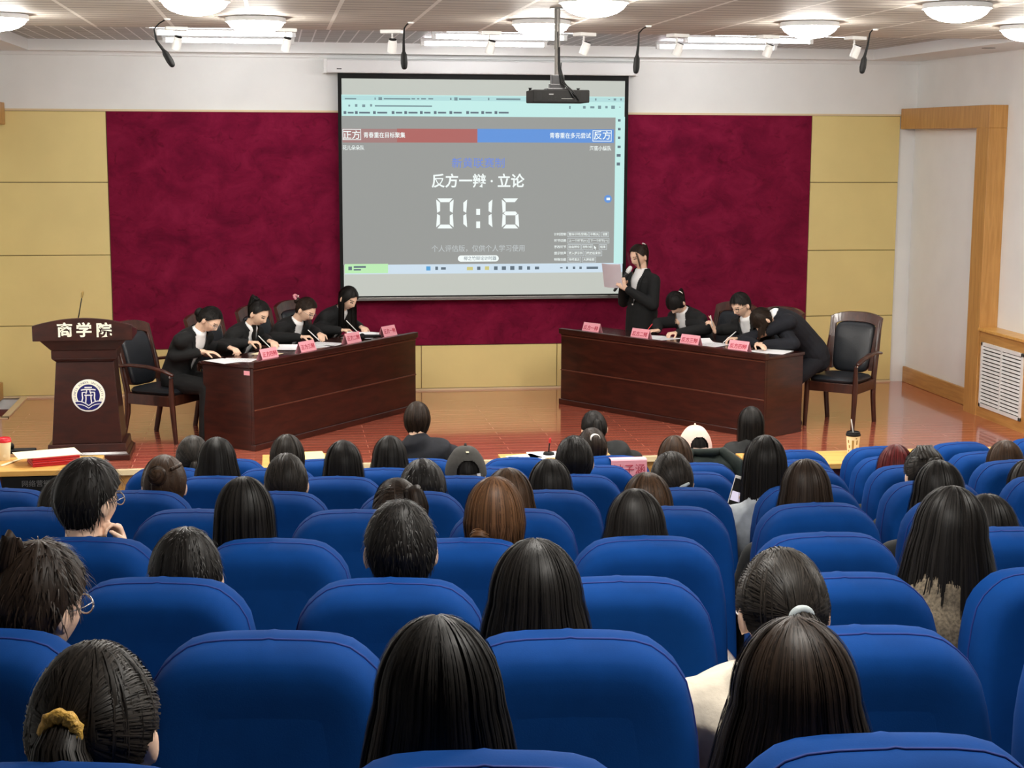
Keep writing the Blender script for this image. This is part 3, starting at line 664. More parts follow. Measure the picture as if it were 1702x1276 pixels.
for (t, d), s, w in zip(((2.28, 0.1), (1.61, 0.1), (0.97, 0.1), (0.38, 0.1)), ('反方一辩', '反方二辩', '反方三辩', '反方四辩'), ('farthest card on the right desk', 'second card from the far end of the right desk', 'third card from the far end of the right desk', 'nearest card on the right desk')):
    name_card(DR, t, d, s, 'pink tent name card, %s' % w)

def sheet(D, t, d, label, w=0.21, h=0.297, rot=0.0, z=DESK_H, mat='paper', lift=0.0, printed=True, n_=0):
    c = D(t, d, z); ca, sa = math.cos(rot), math.sin(rot)
    ex = D.e*ca+D.b*sa; ey = -D.e*sa+D.b*ca
    q = MB(); nu = 7; top = []; 
    for i in range(nu):
        u = i/(nu-1)-0.5; zz = 0.002+lift*(4*u*u)*(1 if u > 0 else 0.2)
        for s in (-0.5, 0.5): top.append(c+ex*u*w+ey*s*h+V(0, 0, zz))
    bot = [p-V(0, 0, 0.0012) for p in top]; n0 = len(top)
    fs = []
    for i in range(nu-1):
        fs += [(2*i, 2*i+1, 2*i+3, 2*i+2), (n0+2*i, n0+2*i+2, n0+2*i+3, n0+2*i+1), (2*i, 2*i+2, n0+2*i+2, n0+2*i), (2*i+1, n0+2*i+1, n0+2*i+3, 2*i+3)]
    fs += [(0, n0, n0+1, 1), (2*nu-2, 2*nu-1, n0+2*nu-1, n0+2*nu-2)]
    q.add(top+bot, fs); T = thing('paper_sheet', label, 'paper', c, 'paper sheets on the desks')
    q.build('page', M[mat], T)
    if printed and lift == 0:
        q = MB()
        for k in range(9):
            y = (k-4)*0.026; l = w*(0.36 if k % 3 else 0.25)
            P = [c+ex*(-w*0.38)+ey*(y-0.002)+V(0, 0, .0024), c+ex*(l)+ey*(y-0.002)+V(0, 0, .0024), c+ex*(l)+ey*(y+0.002)+V(0, 0, .0024), c+ex*(-w*0.38)+ey*(y+0.002)+V(0, 0, .0024)]
            q.add(P, [(0, 1, 2, 3)])
        q.build('print_lines', M['paper_print'], T)
    return T
sheet(DL, 0.2, 0.33, 'white sheet at the near end of the left desk', rot=0.35)
sheet(DL, 0.07, 0.39, 'white sheet partly under another at the desk end by the podium', rot=-0.2, z=DESK_H+0.0022, printed=False)
sheet(DL, 0.66, 0.38, 'cream sheet under the hands of the second sitter from the podium', rot=0.15, mat='cream', printed=False, w=0.18, h=0.25)
sheet(DL, 1.02, 0.4, 'white sheet standing up slightly between the second and third sitters', rot=0.5, lift=0.03)
sheet(DL, 1.3, 0.36, 'white sheet left of the pen of the third sitter', rot=-0.25)
sheet(DL, 1.5, 0.33, 'printed white sheet below the writing hand of the third sitter', rot=0.2, z=DESK_H+0.0025)
sheet(DL, 2.05, 0.35, 'curled white sheet at the far end of the left desk', rot=0.3, lift=0.045)
sheet(DL, 2.25, 0.36, 'white sheet behind the farthest name card of the left desk', rot=-0.1, z=DESK_H+0.0025, lift=0.02)
sheet(DR, 1.52, 0.33, 'white sheet under the hands of the first sitter of the right desk', rot=0.15)
sheet(DR, 1.66, 0.3, 'second white sheet lying crosswise beside a red pen', rot=-0.4, z=DESK_H+0.0025, printed=False)
sheet(DR, 1.05, 0.34, 'white sheet folded up in the middle of the right desk', rot=0.4, lift=0.03)
sheet(DR, 0.86, 0.32, 'printed white sheet in front of the sitter with dark glasses', rot=-0.1, z=DESK_H+0.0025)
sheet(DR, 0.25, 0.33, 'white sheet at the near end of the right desk', rot=0.1, w=0.25)
sheet(DR, 0.14, 0.36, 'loose white sheet at the corner next to the empty armchair', rot=-0.3, z=DESK_H+0.0025, printed=False)
# ball-headed microphone lying on the left desk
T = thing('microphone', 'black hand microphone with a ball head lying on the left desk', 'microphone', DL(2.0, 0.2, DESK_H))
h0 = DL(1.96, 0.24, DESK_H+0.032); h1 = DL(2.16, 0.17, DESK_H+0.02)
MB().sphere(h0, 0.031, n=18, m=12).build('head_foam', M['black'], T, True)
MB().tube([h0+(h1-h0)*0.12, h1], [0.019, 0.014], 14).build('handle', M['black_metal'], T, True)

# ------------------------------------------------------------------ armchairs
def armchair(label):
    T = thing('armchair', label, 'chair', (0, 0, 0), 'wooden armchairs with black leather on the stage')
    w, dp, sz = 0.27, 0.24, 0.43                       # half width, half depth, seat height; the front is +y
    for s in (-1, 1):
        q = MB(); q.tube([(s*(w-.03), dp+0.035, 0.0), (s*(w-.03), dp+0.01, 0.28), (s*(w-.03), dp, sz), (s*(w-.03), dp+0.0, 0.6)], [(.02, .02), (.026, .026), (.027, .027), (.018, .018)], 10, (1, 0, 0), False); q.build('front_leg', M['chair_wood'], T, True, angle=0.7)
        q = MB(); q.tube([(s*(w-.03), -dp-0.06, 0.0), (s*(w-.03), -dp-0.005, 0.25), (s*(w-.03), -dp, sz), (s*(w-.025), -dp-0.05, 0.68), (s*(w-.035), -dp-0.14, 0.99)], [(.022, .024), (.025, .028), (.027, .032), (.024, .03), (.02, .024)], 10, (1, 0, 0), False); q.build('rear_leg', M['chair_wood'], T, True, angle=0.7)
        q = MB(); q.tube([(s*(w+.005), -dp-0.075, 0.672), (s*(w+.01), -dp+0.06, 0.69), (s*(w+.015), 0.02, 0.687), (s*(w+.01), dp-0.04, 0.655), (s*(w), dp+0.035, 0.625)], [(.022, .014), (.026, .016), (.03, .016), (.028, .016), (.02, .016)], 12, (1, 0, 0)); arm = q.build('armrest', M['chair_wood'], T, True)
        q = MB(); q.tube([(s*(w-.03), dp+0.0, 0.595), (s*(w-.03), dp+0.0, 0.612)], [.021, .021], 14, rnd=False); q.build('collar', M['chrome'], arm, True, angle=0.6)
    q = MB(); q.bbox((-w+.02, dp-0.02, sz-0.09), (w-.02, dp+0.02, sz)); q.bbox((-w+.02, -dp-0.02, sz-0.09), (w-.02, -dp+0.02, sz))
    for s in (-1, 1): q.bbox((s*(w-.01), -dp, sz-0.095), (s*(w-.045), dp, sz))
    q.build('seat_rail', M['chair_wood'], T, bevel=0.005)
    q = MB(); R = []
    for k, (ins, z) in enumerate(((0.03, sz-0.01), (0.0, sz+0.004), (-0.006, sz+0.025), (0.012, sz+0.045), (0.06, sz+0.056), (0.15, sz+0.06))):
        a, b = w-0.025-ins, dp+0.012-ins; r = []
        for i in range(36):
            t = 2*math.pi*i/36; c, s_ = math.cos(t), math.sin(t); r.append(V(a*abs(c)**0.45*np.sign(c), b*abs(s_)**0.45*np.sign(s_), z))
        R.append(r)
    q.rings(R); q.build('seat', M['leather'], T, True, angle=0.9)
    def back_at(u, z, off):                            # u in -1..1 across, off outwards to the front
        k = (z-sz)/(1.0-sz); y = -dp-0.14*k**1.3-0.02*(1-u*u); return V(u*(w-0.025), y+off, z)
    # frame: top rail and side stiles as one outline ring
    outl, inl = [], []
    for u in np.linspace(-1, 1, 17):
        outl.append((u*1.08 if abs(u) < 1 else u*1.06, 1.0+0.05*(1-abs(u)**2.6)))
        inl.append((u*0.84, 0.925+0.03*(1-abs(u)**4)))
    outl = [(-1.0, 0.5)]+[(-1.03, 0.8)]+outl+[(1.03, 0.8)]+[(1.0, 0.5)]
    inl = [(-0.74, 0.5)]+[(-0.8, 0.8)]+inl+[(0.8, 0.8)]+[(0.74, 0.5)]
    q = MB(); n = len(outl); vs = []
    for off in (0.022, -0.022):
        vs += [back_at(u, z, off) for u, z in outl]; vs += [back_at(u, z, off) for u, z in inl]
    fs = []
    for i in range(n-1):
        fs += [(i, i+1, n+i+1, n+i), (2*n+i, 3*n+i, 3*n+i+1, 2*n+i+1), (i, 2*n+i, 2*n+i+1, i+1), (n+i, n+i+1, 3*n+i+1, 3*n+i)]
    fs += [(0, n, 3*n, 2*n), (n-1, 3*n-1, 4*n-1, 2*n-1)]
    q.add(vs, fs); q.build('back_frame', M['chair_wood'], T, bevel=0.005)
    q = MB(); R = []
    for ins, off in ((0.0, -0.03), (0.0, 0.02), (0.03, 0.04), (0.1, 0.048), (0.3, 0.052)):
        r = []
        for i in range(48):
            t = 2*math.pi*i/48; c, s_ = math.cos(t), math.sin(t)
            u = (0.82-ins*1.6)*abs(c)**0.35*np.sign(c); zz = 0.715+(0.238-ins*0.4)*abs(s_)**0.35*np.sign(s_); u *= 0.9+0.1*(zz-0.48)/0.47
            r.append(back_at(u, zz, off))
        R.append(r)
    q.rings(R); q.build('back_pad', M['leather'], T, True, angle=0.9)
    return T
def place(T, p, fwd):
    T.location = (p[0], p[1], p[2]); T.rotation_euler = (0, 0, math.atan2(fwd[1], fwd[0])-math.pi/2); return T
def chair_copy(label):
    r = ARM.copy(); COL.objects.link(r); r['label'] = label
    for ch in list(ARM.children):
        c = ch.copy(); COL.objects.link(c); c.parent = r
        for g in list(ch.children):
            d = g.copy(); COL.objects.link(d); d.parent = c
    return r
ARM = armchair('wooden armchair with black leather between the podium and the left desk')
place(ARM, DL(0.1, 1.1, 0), -DL.b+DL.e*0.1)
place(chair_copy('wooden armchair behind the left desk, second from the podium'), DL(0.95, 1.0, 0), -DL.b)
place(chair_copy('wooden armchair whose rail shows left of the high ponytail'), DL(1.72, 1.02, 0), -DL.b)
place(chair_copy('wooden armchair whose rail shows left of the pink hair claw'), DL(2.3, 1.0, 0), -DL.b)
place(chair_copy('wooden armchair at the right end of the right desk, wholly in view'), DR(0.02, 1.2, 0), -DR.b-DR.e*0.25)
place(chair_copy('wooden armchair behind the right desk, behind the sitter with dark glasses'), DR(0.88, 1.02, 0), -DR.b)
place(chair_copy('wooden armchair with its leather back showing in the middle of the right desk'), DR(1.5, 1.06, 0), -DR.b)

# ------------------------------------------------------------------ podium
PX, PF = -1.615, 13.5                                  # centre line, front of the base
T = thing('podium', 'dark wooden podium with gold lettering and a round blue emblem', 'podium', (PX, 13.75, 0))
def block(q, w0, w1, f0, f1, b0, b1, z0, z1):          # tapering block: half widths, front and back y at bottom and top
    q.add([V(PX-w0, f0, z0), V(PX+w0, f0, z0), V(PX+w0, b0, z0), V(PX-w0, b0, z0), V(PX-w1, f1, z1), V(PX+w1, f1, z1), V(PX+w1, b1, z1), V(PX-w1, b1, z1)],
          [(0, 3, 2, 1), (4, 5, 6, 7), (0, 1, 5, 4), (1, 2, 6, 5), (2, 3, 7, 6), (3, 0, 4, 7)])
q = MB(); block(q, 0.355, 0.355, PF-0.03, PF-0.03, PF+0.53, PF+0.53, 0, 0.05); block(q, 0.345, 0.325, PF-0.02, PF, PF+0.52, PF+0.5, 0.05, 0.075); block(q, 0.325, 0.318, PF, PF+0.01, PF+0.5, PF+0.49, 0.075, 0.14)
q.build('base', M['podium'], T, bevel=0.004, seg=1)
q = MB(); block(q, 0.288, 0.236, PF+0.035, PF+0.075, PF+0.47, PF+0.42, 0.14, 0.835); q.build('body', M['podium'], T, bevel=0.004, seg=1)
q = MB(); block(q, 0.236, 0.268, PF+0.075, PF+0.045, PF+0.42, PF+0.45, 0.835, 0.865); block(q, 0.268, 0.268, PF+0.045, PF+0.045, PF+0.45, PF+0.45, 0.865, 0.935); q.build('neck', M['podium'], T, bevel=0.004, seg=1)
q = MB(); block(q, 0.268, 0.36, PF+0.045, PF-0.0, PF+0.45, PF+0.5, 0.935, 1.03)
q.build('flare', M['podium'], T, bevel=0.004, seg=1)
poly = [V(PX-0.405, PF-0.02, 1.022)]+[V(PX+x, PF-0.02, 1.15+0.062*(1-(x/0.405)**2)) for x in np.linspace(-0.405, 0.405, 21)]+[V(PX+0.405, PF-0.02, 1.022)]
q = MB(); q.prism(poly, (0, 0, 0), (0, 0.035, 0)); q.build('fascia', M['podium'], T, bevel=0.004, seg=1)
q = MB(); q.add([V(PX-0.4, PF+0.014, 1.018), V(PX+0.4, PF+0.014, 1.018), V(PX+0.4, PF+0.5, 1.018), V(PX-0.4, PF+0.5, 1.018), V(PX-0.4, PF+0.014, 1.135), V(PX+0.4, PF+0.014, 1.135), V(PX+0.4, PF+0.5, 1.062), V(PX-0.4, PF+0.5, 1.062)], [(0, 3, 2, 1), (4, 5, 6, 7), (0, 1, 5, 4), (1, 2, 6, 5), (2, 3, 7, 6), (3, 0, 4, 7)])
q.build('reading_top', M['podium'], T, bevel=0.004, seg=1)
for ch, px in (('商', 107.5), ('学', 139.5), ('院', 172.5)):
    o = at_y(px, 550, PF-0.0225); text(ch, 0.125, o, (1, 0, 0), (0, 0, 1), M['cream_letter'], 'gold_letter', T, off=0.0035, xs=1.05)
# round emblem
eo = V(*at_y(147, 657, PF+0.05)[:1], 0, 0); EZ = at_y(147, 657, PF+0.06)[2]; slope = 0.04/0.66
en = nrm(V(0, -1, slope)); eu = nrm(V(0, slope, 1)); exv = V(1, 0, 0)
ec = V(eo[0], PF+0.035+(EZ-0.14)*slope, EZ)+en*0.004
em = None
def disc(r0, r1, a, lay, mat, name, par, n=48):
    q = MB(); P0 = [ec+en*(lay)+exv*r1*math.cos(t)+eu*r1*math.sin(t) for t in (2*math.pi*i/n for i in range(n))]
    q.prism(P0, -en*a, (0, 0, 0)); return q.build(name, mat, par)
em = disc(0, 0.137, 0.006, 0.004, M['white'], 'emblem', T)
disc(0, 0.131, 0.001, 0.0052, M['cream_letter'], 'emblem_ring', em); disc(0, 0.094, 0.001, 0.0062, M['navy'], 'emblem_disc', em)
def eshape(pts, mat, name, lay=0.0072):
    q = MB(); q.prism([ec+en*lay+exv*x*0.137+eu*y*0.137 for x, y in pts], -en*0.001, (0, 0, 0)); return q.build(name, mat, em)
WH = M['white']
def ebar(name, p, wd, lay=0.0072):
    p = [V(*k) for k in p]; Lp, Rp = [], []
    for i in range(len(p)):
        d = nrm(p[min(i+1, len(p)-1)]-p[max(i-1, 0)]); nn = V(-d[1], d[0]); Lp.append(p[i]+nn*wd/2); Rp.append(p[i]-nn*wd/2)
    eshape(Lp+Rp[::-1], WH, name, lay)
ebar('gate_roof', [(-0.22, 0.5), (0.22, 0.5)], 0.075); ebar('gate_roof', [(-0.44, 0.34), (-0.3, 0.37), (0, 0.38), (0.3, 0.37), (0.44, 0.34)], 0.075)
ebar('gate_beam', [(-0.36, 0.2), (-0.1, 0.21)], 0.06); ebar('gate_beam', [(0.1, 0.21), (0.36, 0.2)], 0.06); ebar('gate_beam', [(-0.24, 0.02), (0.24, 0.02)], 0.07)
ebar('gate_post', [(-0.1, 0.36), (-0.1, 0.22), (-0.16, 0.1)], 0.06); ebar('gate_post', [(0.1, 0.36), (0.1, 0.22), (0.16, 0.1)], 0.06)
ebar('gate_post', [(-0.36, 0.22), (-0.37, 0.05), (-0.35, -0.15), (-0.4, -0.36)], 0.075); ebar('gate_post', [(0.36, 0.22), (0.37, 0.05), (0.35, -0.15), (0.4, -0.36)], 0.075)
ebar('gate_post', [(-0.15, 0.02), (-0.15, -0.2), (-0.18, -0.46)], 0.07); ebar('gate_post', [(0.15, 0.02), (0.15, -0.2), (0.18, -0.46)], 0.07)
def wave(x0, x1, y0, ym, y1, t): return [(x0+(x1-x0)*k/12, y0*(1-k/12)**2+2*ym*(1-k/12)*k/12+y1*(k/12)**2) for k in range(13)]
eshape(wave(-0.8, 0, -0.4, -0.3, -0.66, 0)+wave(0, 0.8, -0.66, -0.3, -0.4, 0)+[(0.72, -0.55), (0.5, -0.78), (0.2, -0.9), (-0.2, -0.9), (-0.5, -0.78), (-0.72, -0.55)], M['navy'], 'wave', 0.008)
ebar('wave_line', wave(-0.83, 0, -0.36, -0.26, -0.62, 0), 0.05, 0.0088); ebar('wave_line', wave(0, 0.83, -0.62, -0.26, -0.36, 0), 0.05, 0.0088)
ebar('wave_line', wave(-0.74, 0, -0.54, -0.48, -0.78, 0), 0.045, 0.0088); ebar('wave_line', wave(0, 0.74, -0.78, -0.48, -0.54, 0), 0.045, 0.0088)
for i, ch in enumerate('BUSINESS SCHOOL UNIVERSITY OF'):
    if ch == ' ': continue
    t = math.radians(205-230*i/28); o = ec+en*0.0058+(exv*math.cos(t)+eu*math.sin(t))*0.112
    text(ch, 0.024, o, exv*math.sin(t)-eu*math.cos(t), exv*math.cos(t)+eu*math.sin(t), M['navy'], 'ring_letter', em)
# its gooseneck microphone
g0 = V(at_y(126, 540, PF+0.2)[0], PF+0.2, 1.108); g1 = at_y(131, 524, PF+0.2); g2 = at_y(136, 494, PF+0.2); g3 = at_y(137.5, 485, PF+0.2)
G = thing('gooseneck_microphone', 'thin gooseneck microphone standing on the podium top', 'microphone', g0)
MB().tube([g0-V(0, 0, .0), g1, g1*0.5+g2*0.5, g2], [0.0045]*4, 8).build('gooseneck', M['black_metal'], G, True)
MB().tube([g2, g2*0.3+g3*0.7, g3], [0.008, 0.011, 0.009], 12).build('mic_head', M['gold_ink'], G, True)
MB().lathe([(0, 0), (0.03, 0), (0.028, 0.012), (0, 0.014)], 16, g0).build('mic_base', M['black'], G, True)

# ------------------------------------------------------------------ front tables below the stage
HALL_Z = -0.25
def front_table(label, x0, x1, y0, y1, sign=None):
    T = thing('front_table', label, 'table', ((x0+x1)/2, (y0+y1)/2, HALL_Z), 'beech-topped tables below the stage')
    q = MB(); q.bbox((x0, y0, 0.565), (x1, y1, 0.6)); q.build('table_top', M['table_wood'], T, bevel=0.004)
    q = MB(); q.bbox((x0+0.03, y0+0.02, HALL_Z+0.06), (x1-0.03, y0+0.04, 0.565)); q.build('modesty_panel', M['mahogany'], T)
    for x in (x0+0.03, x1-0.06):
        q = MB(); q.bbox((x, y0+0.04, HALL_Z), (x+0.03, y1-0.03, 0.565)); q.build('side_panel', M['mahogany'], T, bevel=0.003, seg=1)
    return T
FT1 = front_table('beech-topped table with a red box stack, at the left below the podium', -2.75, -1.165, 10.22, 10.68)
FT2 = front_table('beech-topped table before the blue seats, carrying a pale yellow sheet', -0.12, 0.5, 10.0, 10.56)
FT4 = front_table('beech-topped table before the blue seats, carrying a small microphone', 1.45, 2.2, 9.87, 10.38)
FT3 = front_table('beech-topped table carrying a paper cup, at the right before the blue seats', 3.05, 6.4, 9.78, 10.2)
# black notice on the left table's front
sa = at_y(36, 795, 10.235); sb = at_y(100, 812, 10.235)
T = thing('notice_board', 'black notice with white writing on the front of the left table', 'sign', ((sa[0]+sb[0])/2, 10.23, sb[2]))
q = MB(); q.bbox((sa[0]-0.12, 10.228, sb[2]-0.1), (sb[0]+0.1, 10.2395, 0.56)); q.build('board', M['black'], T)
text('网络营销', 0.045, V((sa[0]+sb[0])/2-0.03, 10.2275, at_y(60, 804, 10.23)[2]), (1, 0, 0), (0, 0, 1), M['steel'], 'writing', T)
def cup(p, label, mats, h=0.115, r=0.04, straw=False, band=None):
    T = thing('paper_cup', label, 'cup', p, 'takeaway cups on the front tables')
    MB().lathe([(0, 0), (r*0.74, 0), (r*0.76, 0.002), (r, h), (r*0.95, h)], 28, p).build('cup_body', mats[0], T, True, angle=0.7)
    MB().lathe([(r*0.9, h-0.004), (r*1.06, h-0.004), (r*1.07, h+0.006), (r*1.0, h+0.01), (r*0.95, h+0.022), (r*0.86, h+0.024), (r*0.84, h+0.018), (0, h+0.018)], 28, p).build('lid', mats[1], T, True, angle=0.6)
    return T
cp = at_z(8, 764, 0.6); T = cup(cp, 'paper cup with a red lid on the left table', (M['cream'], M['red_lid']), 0.125, 0.044)
MB().lathe([(0.0328, 0.004), (0.0375, 0.052)], 28, cp, cap=False).build('red_band', M['red_lid'], T, True)
MB().lathe([(0.0388, 0.072), (0.0402, 0.09)], 28, cp, cap=False).build('green_band', plain('olive_print', srgb(140, 138, 90), 0.6), T, True)
q = MB(); fdir = nrm(V(EYE[0]-cp[0], EYE[1]-cp[1], 0)); sdir = V(-fdir[1], fdir[0], 0)
q.prism([cp+fdir*0.0362+sdir*0.011*math.cos(t)+V(0, 0, 0.03+0.011*math.sin(t)) for t in np.linspace(0, 2*math.pi, 17)[:-1]], (0, 0, 0), fdir*0.0015); q.build('cup_emblem', M['cream'], T)
cp = at_z(1417, 754, 0.6); T = cup(cp, 'cream and gold paper cup with a black lid and a straw', (M['cream'], M['black']), 0.13, 0.047)
q = MB(); fdir = nrm(V(EYE[0]-cp[0], EYE[1]-cp[1], 0)); sdir = V(-fdir[1], fdir[0], 0)
def on_cup(a, z): rr = 0.0352+(0.047-0.0352)*z/0.13+0.0006; return cp+V(0, 0, z)+(fdir*math.cos(a)+sdir*math.sin(a))*rr
q.add([on_cup(a, z) for z in (0.018, 0.1) for a in np.linspace(-0.16, 0.16, 5)], [(i, i+1, 6+i, 5+i) for i in range(4)]); q.build('gold_stripe', M['gold_ink'], T)
for a0, z0, z1 in ((-0.75, 0.08, 0.1), (-0.6, 0.045, 0.065), (0.65, 0.07, 0.1), (0.75, 0.03, 0.05), (-0.8, 0.02, 0.03), (0.5, 0.108, 0.116)):
    q = MB(); q.add([on_cup(a, z) for z in (z0, z1) for a in np.linspace(a0-0.12, a0+0.12, 4)], [(i, i+1, 5+i, 4+i) for i in range(3)]); q.build('gold_motif', M['gold_ink'], T)
MB().tube([cp+V(0, 0, 0.14), cp+V(-0.018, 0.0, 0.235)], [0.0042, 0.0042], 8).build('straw', M['white'], T, True)
# red boxes with a white sheet on top, pen, black desk microphone
bp = at_z(80, 774, 0.6)
ca = 0.32; Rz = np.array([[math.cos(ca), -math.sin(ca), 0], [math.sin(ca), math.cos(ca), 0], [0, 0, 1]])
for k in range(4):
    q = MB(); q.box(bp+V(0.02+0.003*(k % 2), 0.1, 0.0075+0.015*k), (0.3, 0.21, 0.0142), Rz); o = q.build('certificate_folder', M['red'], bevel=0.003, seg=1)
    tag(o, 'red certificate folder on the left table, %s' % ('bottom of the stack', 'second from the bottom', 'third from the bottom', 'topmost, under the cream sheet')[k], 'folder', 'red folders stacked on the left table')
q = MB(); q.box(bp+V(-0.02, 0.11, 0.0614), (0.4, 0.25, 0.001), Rz); tag(q.build('cream_sheet', M['cream']), 'cream paper sheet lying on the stack of red folders', 'paper')
pa_, pb_ = at_z(3, 775, 0.6), at_z(36, 763, 0.6)
q = MB(); d_ = nrm(pb_-pa_); q.box((pa_+pb_)/2+V(0, 0, 0.004), (np.linalg.norm(pb_-pa_), 0.022, 0.007), np.stack([d_, np.cross(V(0, 0, 1), d_), V(0, 0, 1)], 1)); tag(q.build('paper_strip', M['cream'], bevel=0.001, seg=1), 'narrow cream strip lying beside the red folders', 'paper strip')
mp_ = at_z(34, 752, 0.6)
T = thing('desk_microphone', 'black desk microphone with a ball head behind the red folders', 'microphone', mp_)
q = MB(); q.box(mp_+V(0.02, 0, 0.012), (0.16, 0.1, 0.024)); q.build('mic_base', M['charcoal'], T, bevel=0.008)
q = MB(); q.tube([mp_+V(-0.04, 0, 0.02), mp_+V(-0.055, 0, 0.034)], [0.006, 0.006], 8); q.build('gooseneck', M['black'], T, True)
MB().sphere(mp_+V(-0.058, 0, 0.045), (0.02, 0.02, 0.024), n=14, m=10).build('mic_head', M['black'], T, True)
# things on the long table
def flat_sheet(px, py, w, h, rot, mat, label):
    p = at_z(px, py, 0.6); c, s = math.cos(rot), math.sin(rot)
    q = MB(); q.box(p+V(0, 0, 0.002), (w, h, 0.003), np.array([[c, -s, 0], [s, c, 0], [0, 0, 1]])); tag(q.build('paper_sheet', M[mat]), label, 'paper', 'papers on the front table')
flat_sheet(522, 757, 0.14, 0.25, 0.1, 'yellow', 'pale yellow sheet on the long front table, left end')
flat_sheet(878, 762, 0.2, 0.26, 0.4, 'paper', 'white sheet beside the charcoal cap on the long front table')
flat_sheet(862, 766, 0.16, 0.24, -0.2, 'paper', 'white sheet partly under the larger sheet, behind the charcoal cap')
flat_sheet(905, 756, 0.22, 0.2, 0.0, 'paper', 'white sheet under the small table microphone')
mp_ = at_z(912, 756, 0.6)
T = thing('table_microphone', 'short black gooseneck microphone on the long front table', 'microphone', mp_+V(0, 0, .0036))
mp_ = mp_+V(0, 0, 0.0036)
MB().lathe([(0, 0), (0.04, 0), (0.036, 0.015), (0, 0.02)], 18, mp_).build('mic_base', M['black'], T, True)
MB().tube([mp_+V(0, 0, 0.01), mp_+V(0.002, 0, 0.05), mp_+V(0.006, 0, 0.085)], [0.006, 0.0045, 0.005], 8).build('gooseneck', M['black'], T, True)
MB().tube([mp_+V(0.006, 0, 0.085), mp_+V(0.009, 0, 0.105)], [0.009, 0.009], 10).build('mic_head', M['red'], T, True)
# ------------------------------------------------------------------ people: bodies, clothes, hair
def rotz(a): c, s = math.cos(a), math.sin(a); return np.array([[c, -s, 0], [s, c, 0], [0, 0, 1.0]])
def head_frame(fwd, pitch=0.0, roll=0.0):             # columns: right, forward, up
    f = nrm(V(fwd[0], fwd[1], 0)); z = V(0, 0, 1); cp, sp = math.cos(pitch), math.sin(pitch)
    f2 = f*cp-z*sp; u2 = f*sp+z*cp; r = np.cross(f2, u2); c, s = math.cos(roll), math.sin(roll)
    return np.stack([r*c+u2*s, f2, -r*s+u2*c], 1)
def gs(x, s): return math.exp(-(x/s)**2)
def head_local(d):                                     # surface of the head in its own frame, for a unit direction
    x, y, z = d; px, py, pz = 0.074*x, 0.094*y, 0.114*z
    if z < 0:
        t = -z; px *= 1-0.36*t**1.6
        if y < 0: py *= 1-0.45*t
        else: py *= 1-0.10*t
    if y > 0:
        f = min(1.0, y*1.6)
        py += f*(0.021*gs(px, .0105)*gs(pz+.034, .015)+0.011*gs(px, .009)*gs(pz+.012, .02))
        py -= f*0.009*(gs(px-.031, .014)+gs(px+.031, .014))*gs(pz-.004, .012)
        py += f*0.004*gs(pz-.024, .009)*gs(px, .045)
        py += f*(0.0075*gs(px, .021)*gs(pz+.066, .0085)-0.003*gs(px, .02)*gs(pz+.0665, .0025)+0.007*gs(px, .02)*gs(pz+.1, .013))
        py += f*0.003*(gs(px-.042, .018)+gs(px+.042, .018))*gs(pz+.03, .02)
    return V(px, py, pz)
def add_head(mb, c, Hm, ear=0.083, n=40, m=30):
    R = []
    for k in range(1, m):
        e = -math.pi/2+math.pi*k/m
        R.append([c+Hm@head_local((math.cos(e)*math.cos(q), math.cos(e)*math.sin(q), math.sin(e))) for q in (2*math.pi*i/n for i in range(n))])
    mb.rings(R)
    for s in (-1, 1):
        Re = Hm@np.array([[1, 0, 0], [0, .94, s*0], [0, 0, 1]], float)
        mb.sphere(c+Hm@V(s*ear, -0.012, -0.012), (0.014, 0.019, 0.033), Re, 12, 8)
FING = ((-0.028, 0.068, 0.0084), (-0.0095, 0.077, 0.0088), (0.0095, 0.071, 0.0085), (0.027, 0.056, 0.0076))
def add_hand(mb, w, d, nrm_palm, side, curl=0.5, spread=0.0, curls=None, thumb=0.5):
    d = nrm(d); n = nrm(nrm_palm-(nrm_palm@d)*d); a = np.cross(d, n)*side     # a points to the thumb side
    mb.tube([w-d*0.01, w+d*0.02, w+d*0.055, w+d*0.088], [(0.026, 0.019), (0.033, 0.016), (0.041, 0.0145), (0.038, 0.012)], 14, a)
    for i, (off, ln, r) in enumerate(FING):
        c = curls[i] if curls else curl*(1+0.08*i)
        p = w+d*(0.088-abs(off)*0.12)-a*off; dd = nrm(d-a*off*spread*8); P = [p-dd*0.01, p]; ang = 0.0
        for k, fr in enumerate((0.42, 0.32, 0.26)):
            ang += c*(0.8, 0.95, 0.6)[k]; p = p+(dd*math.cos(ang)+n*math.sin(ang))*ln*fr*1.06; P.append(p)
        mb.tube(P, [r*1.05, r, r*0.95, r*0.9, r*0.75], 8)
    p = w+d*0.03+a*0.026; t1 = nrm(d*0.62+a*0.7+n*0.3*thumb*2); t2 = nrm(d*0.9+a*0.18+n*0.7*thumb*2)
    mb.tube([p-t1*0.012, p+t1*0.036, p+t1*0.036+t2*0.026, p+t1*0.036+t2*0.047], [0.0125, 0.0105, 0.0092, 0.0072], 8)
SPINE = [(0.0, .165, .115), (.12, .17, .122), (.3, .142, .105), (.5, .138, .103), (.68, .158, .112), (.84, .168, .102), (.93, .128, .082), (1.0, .066, .06)]
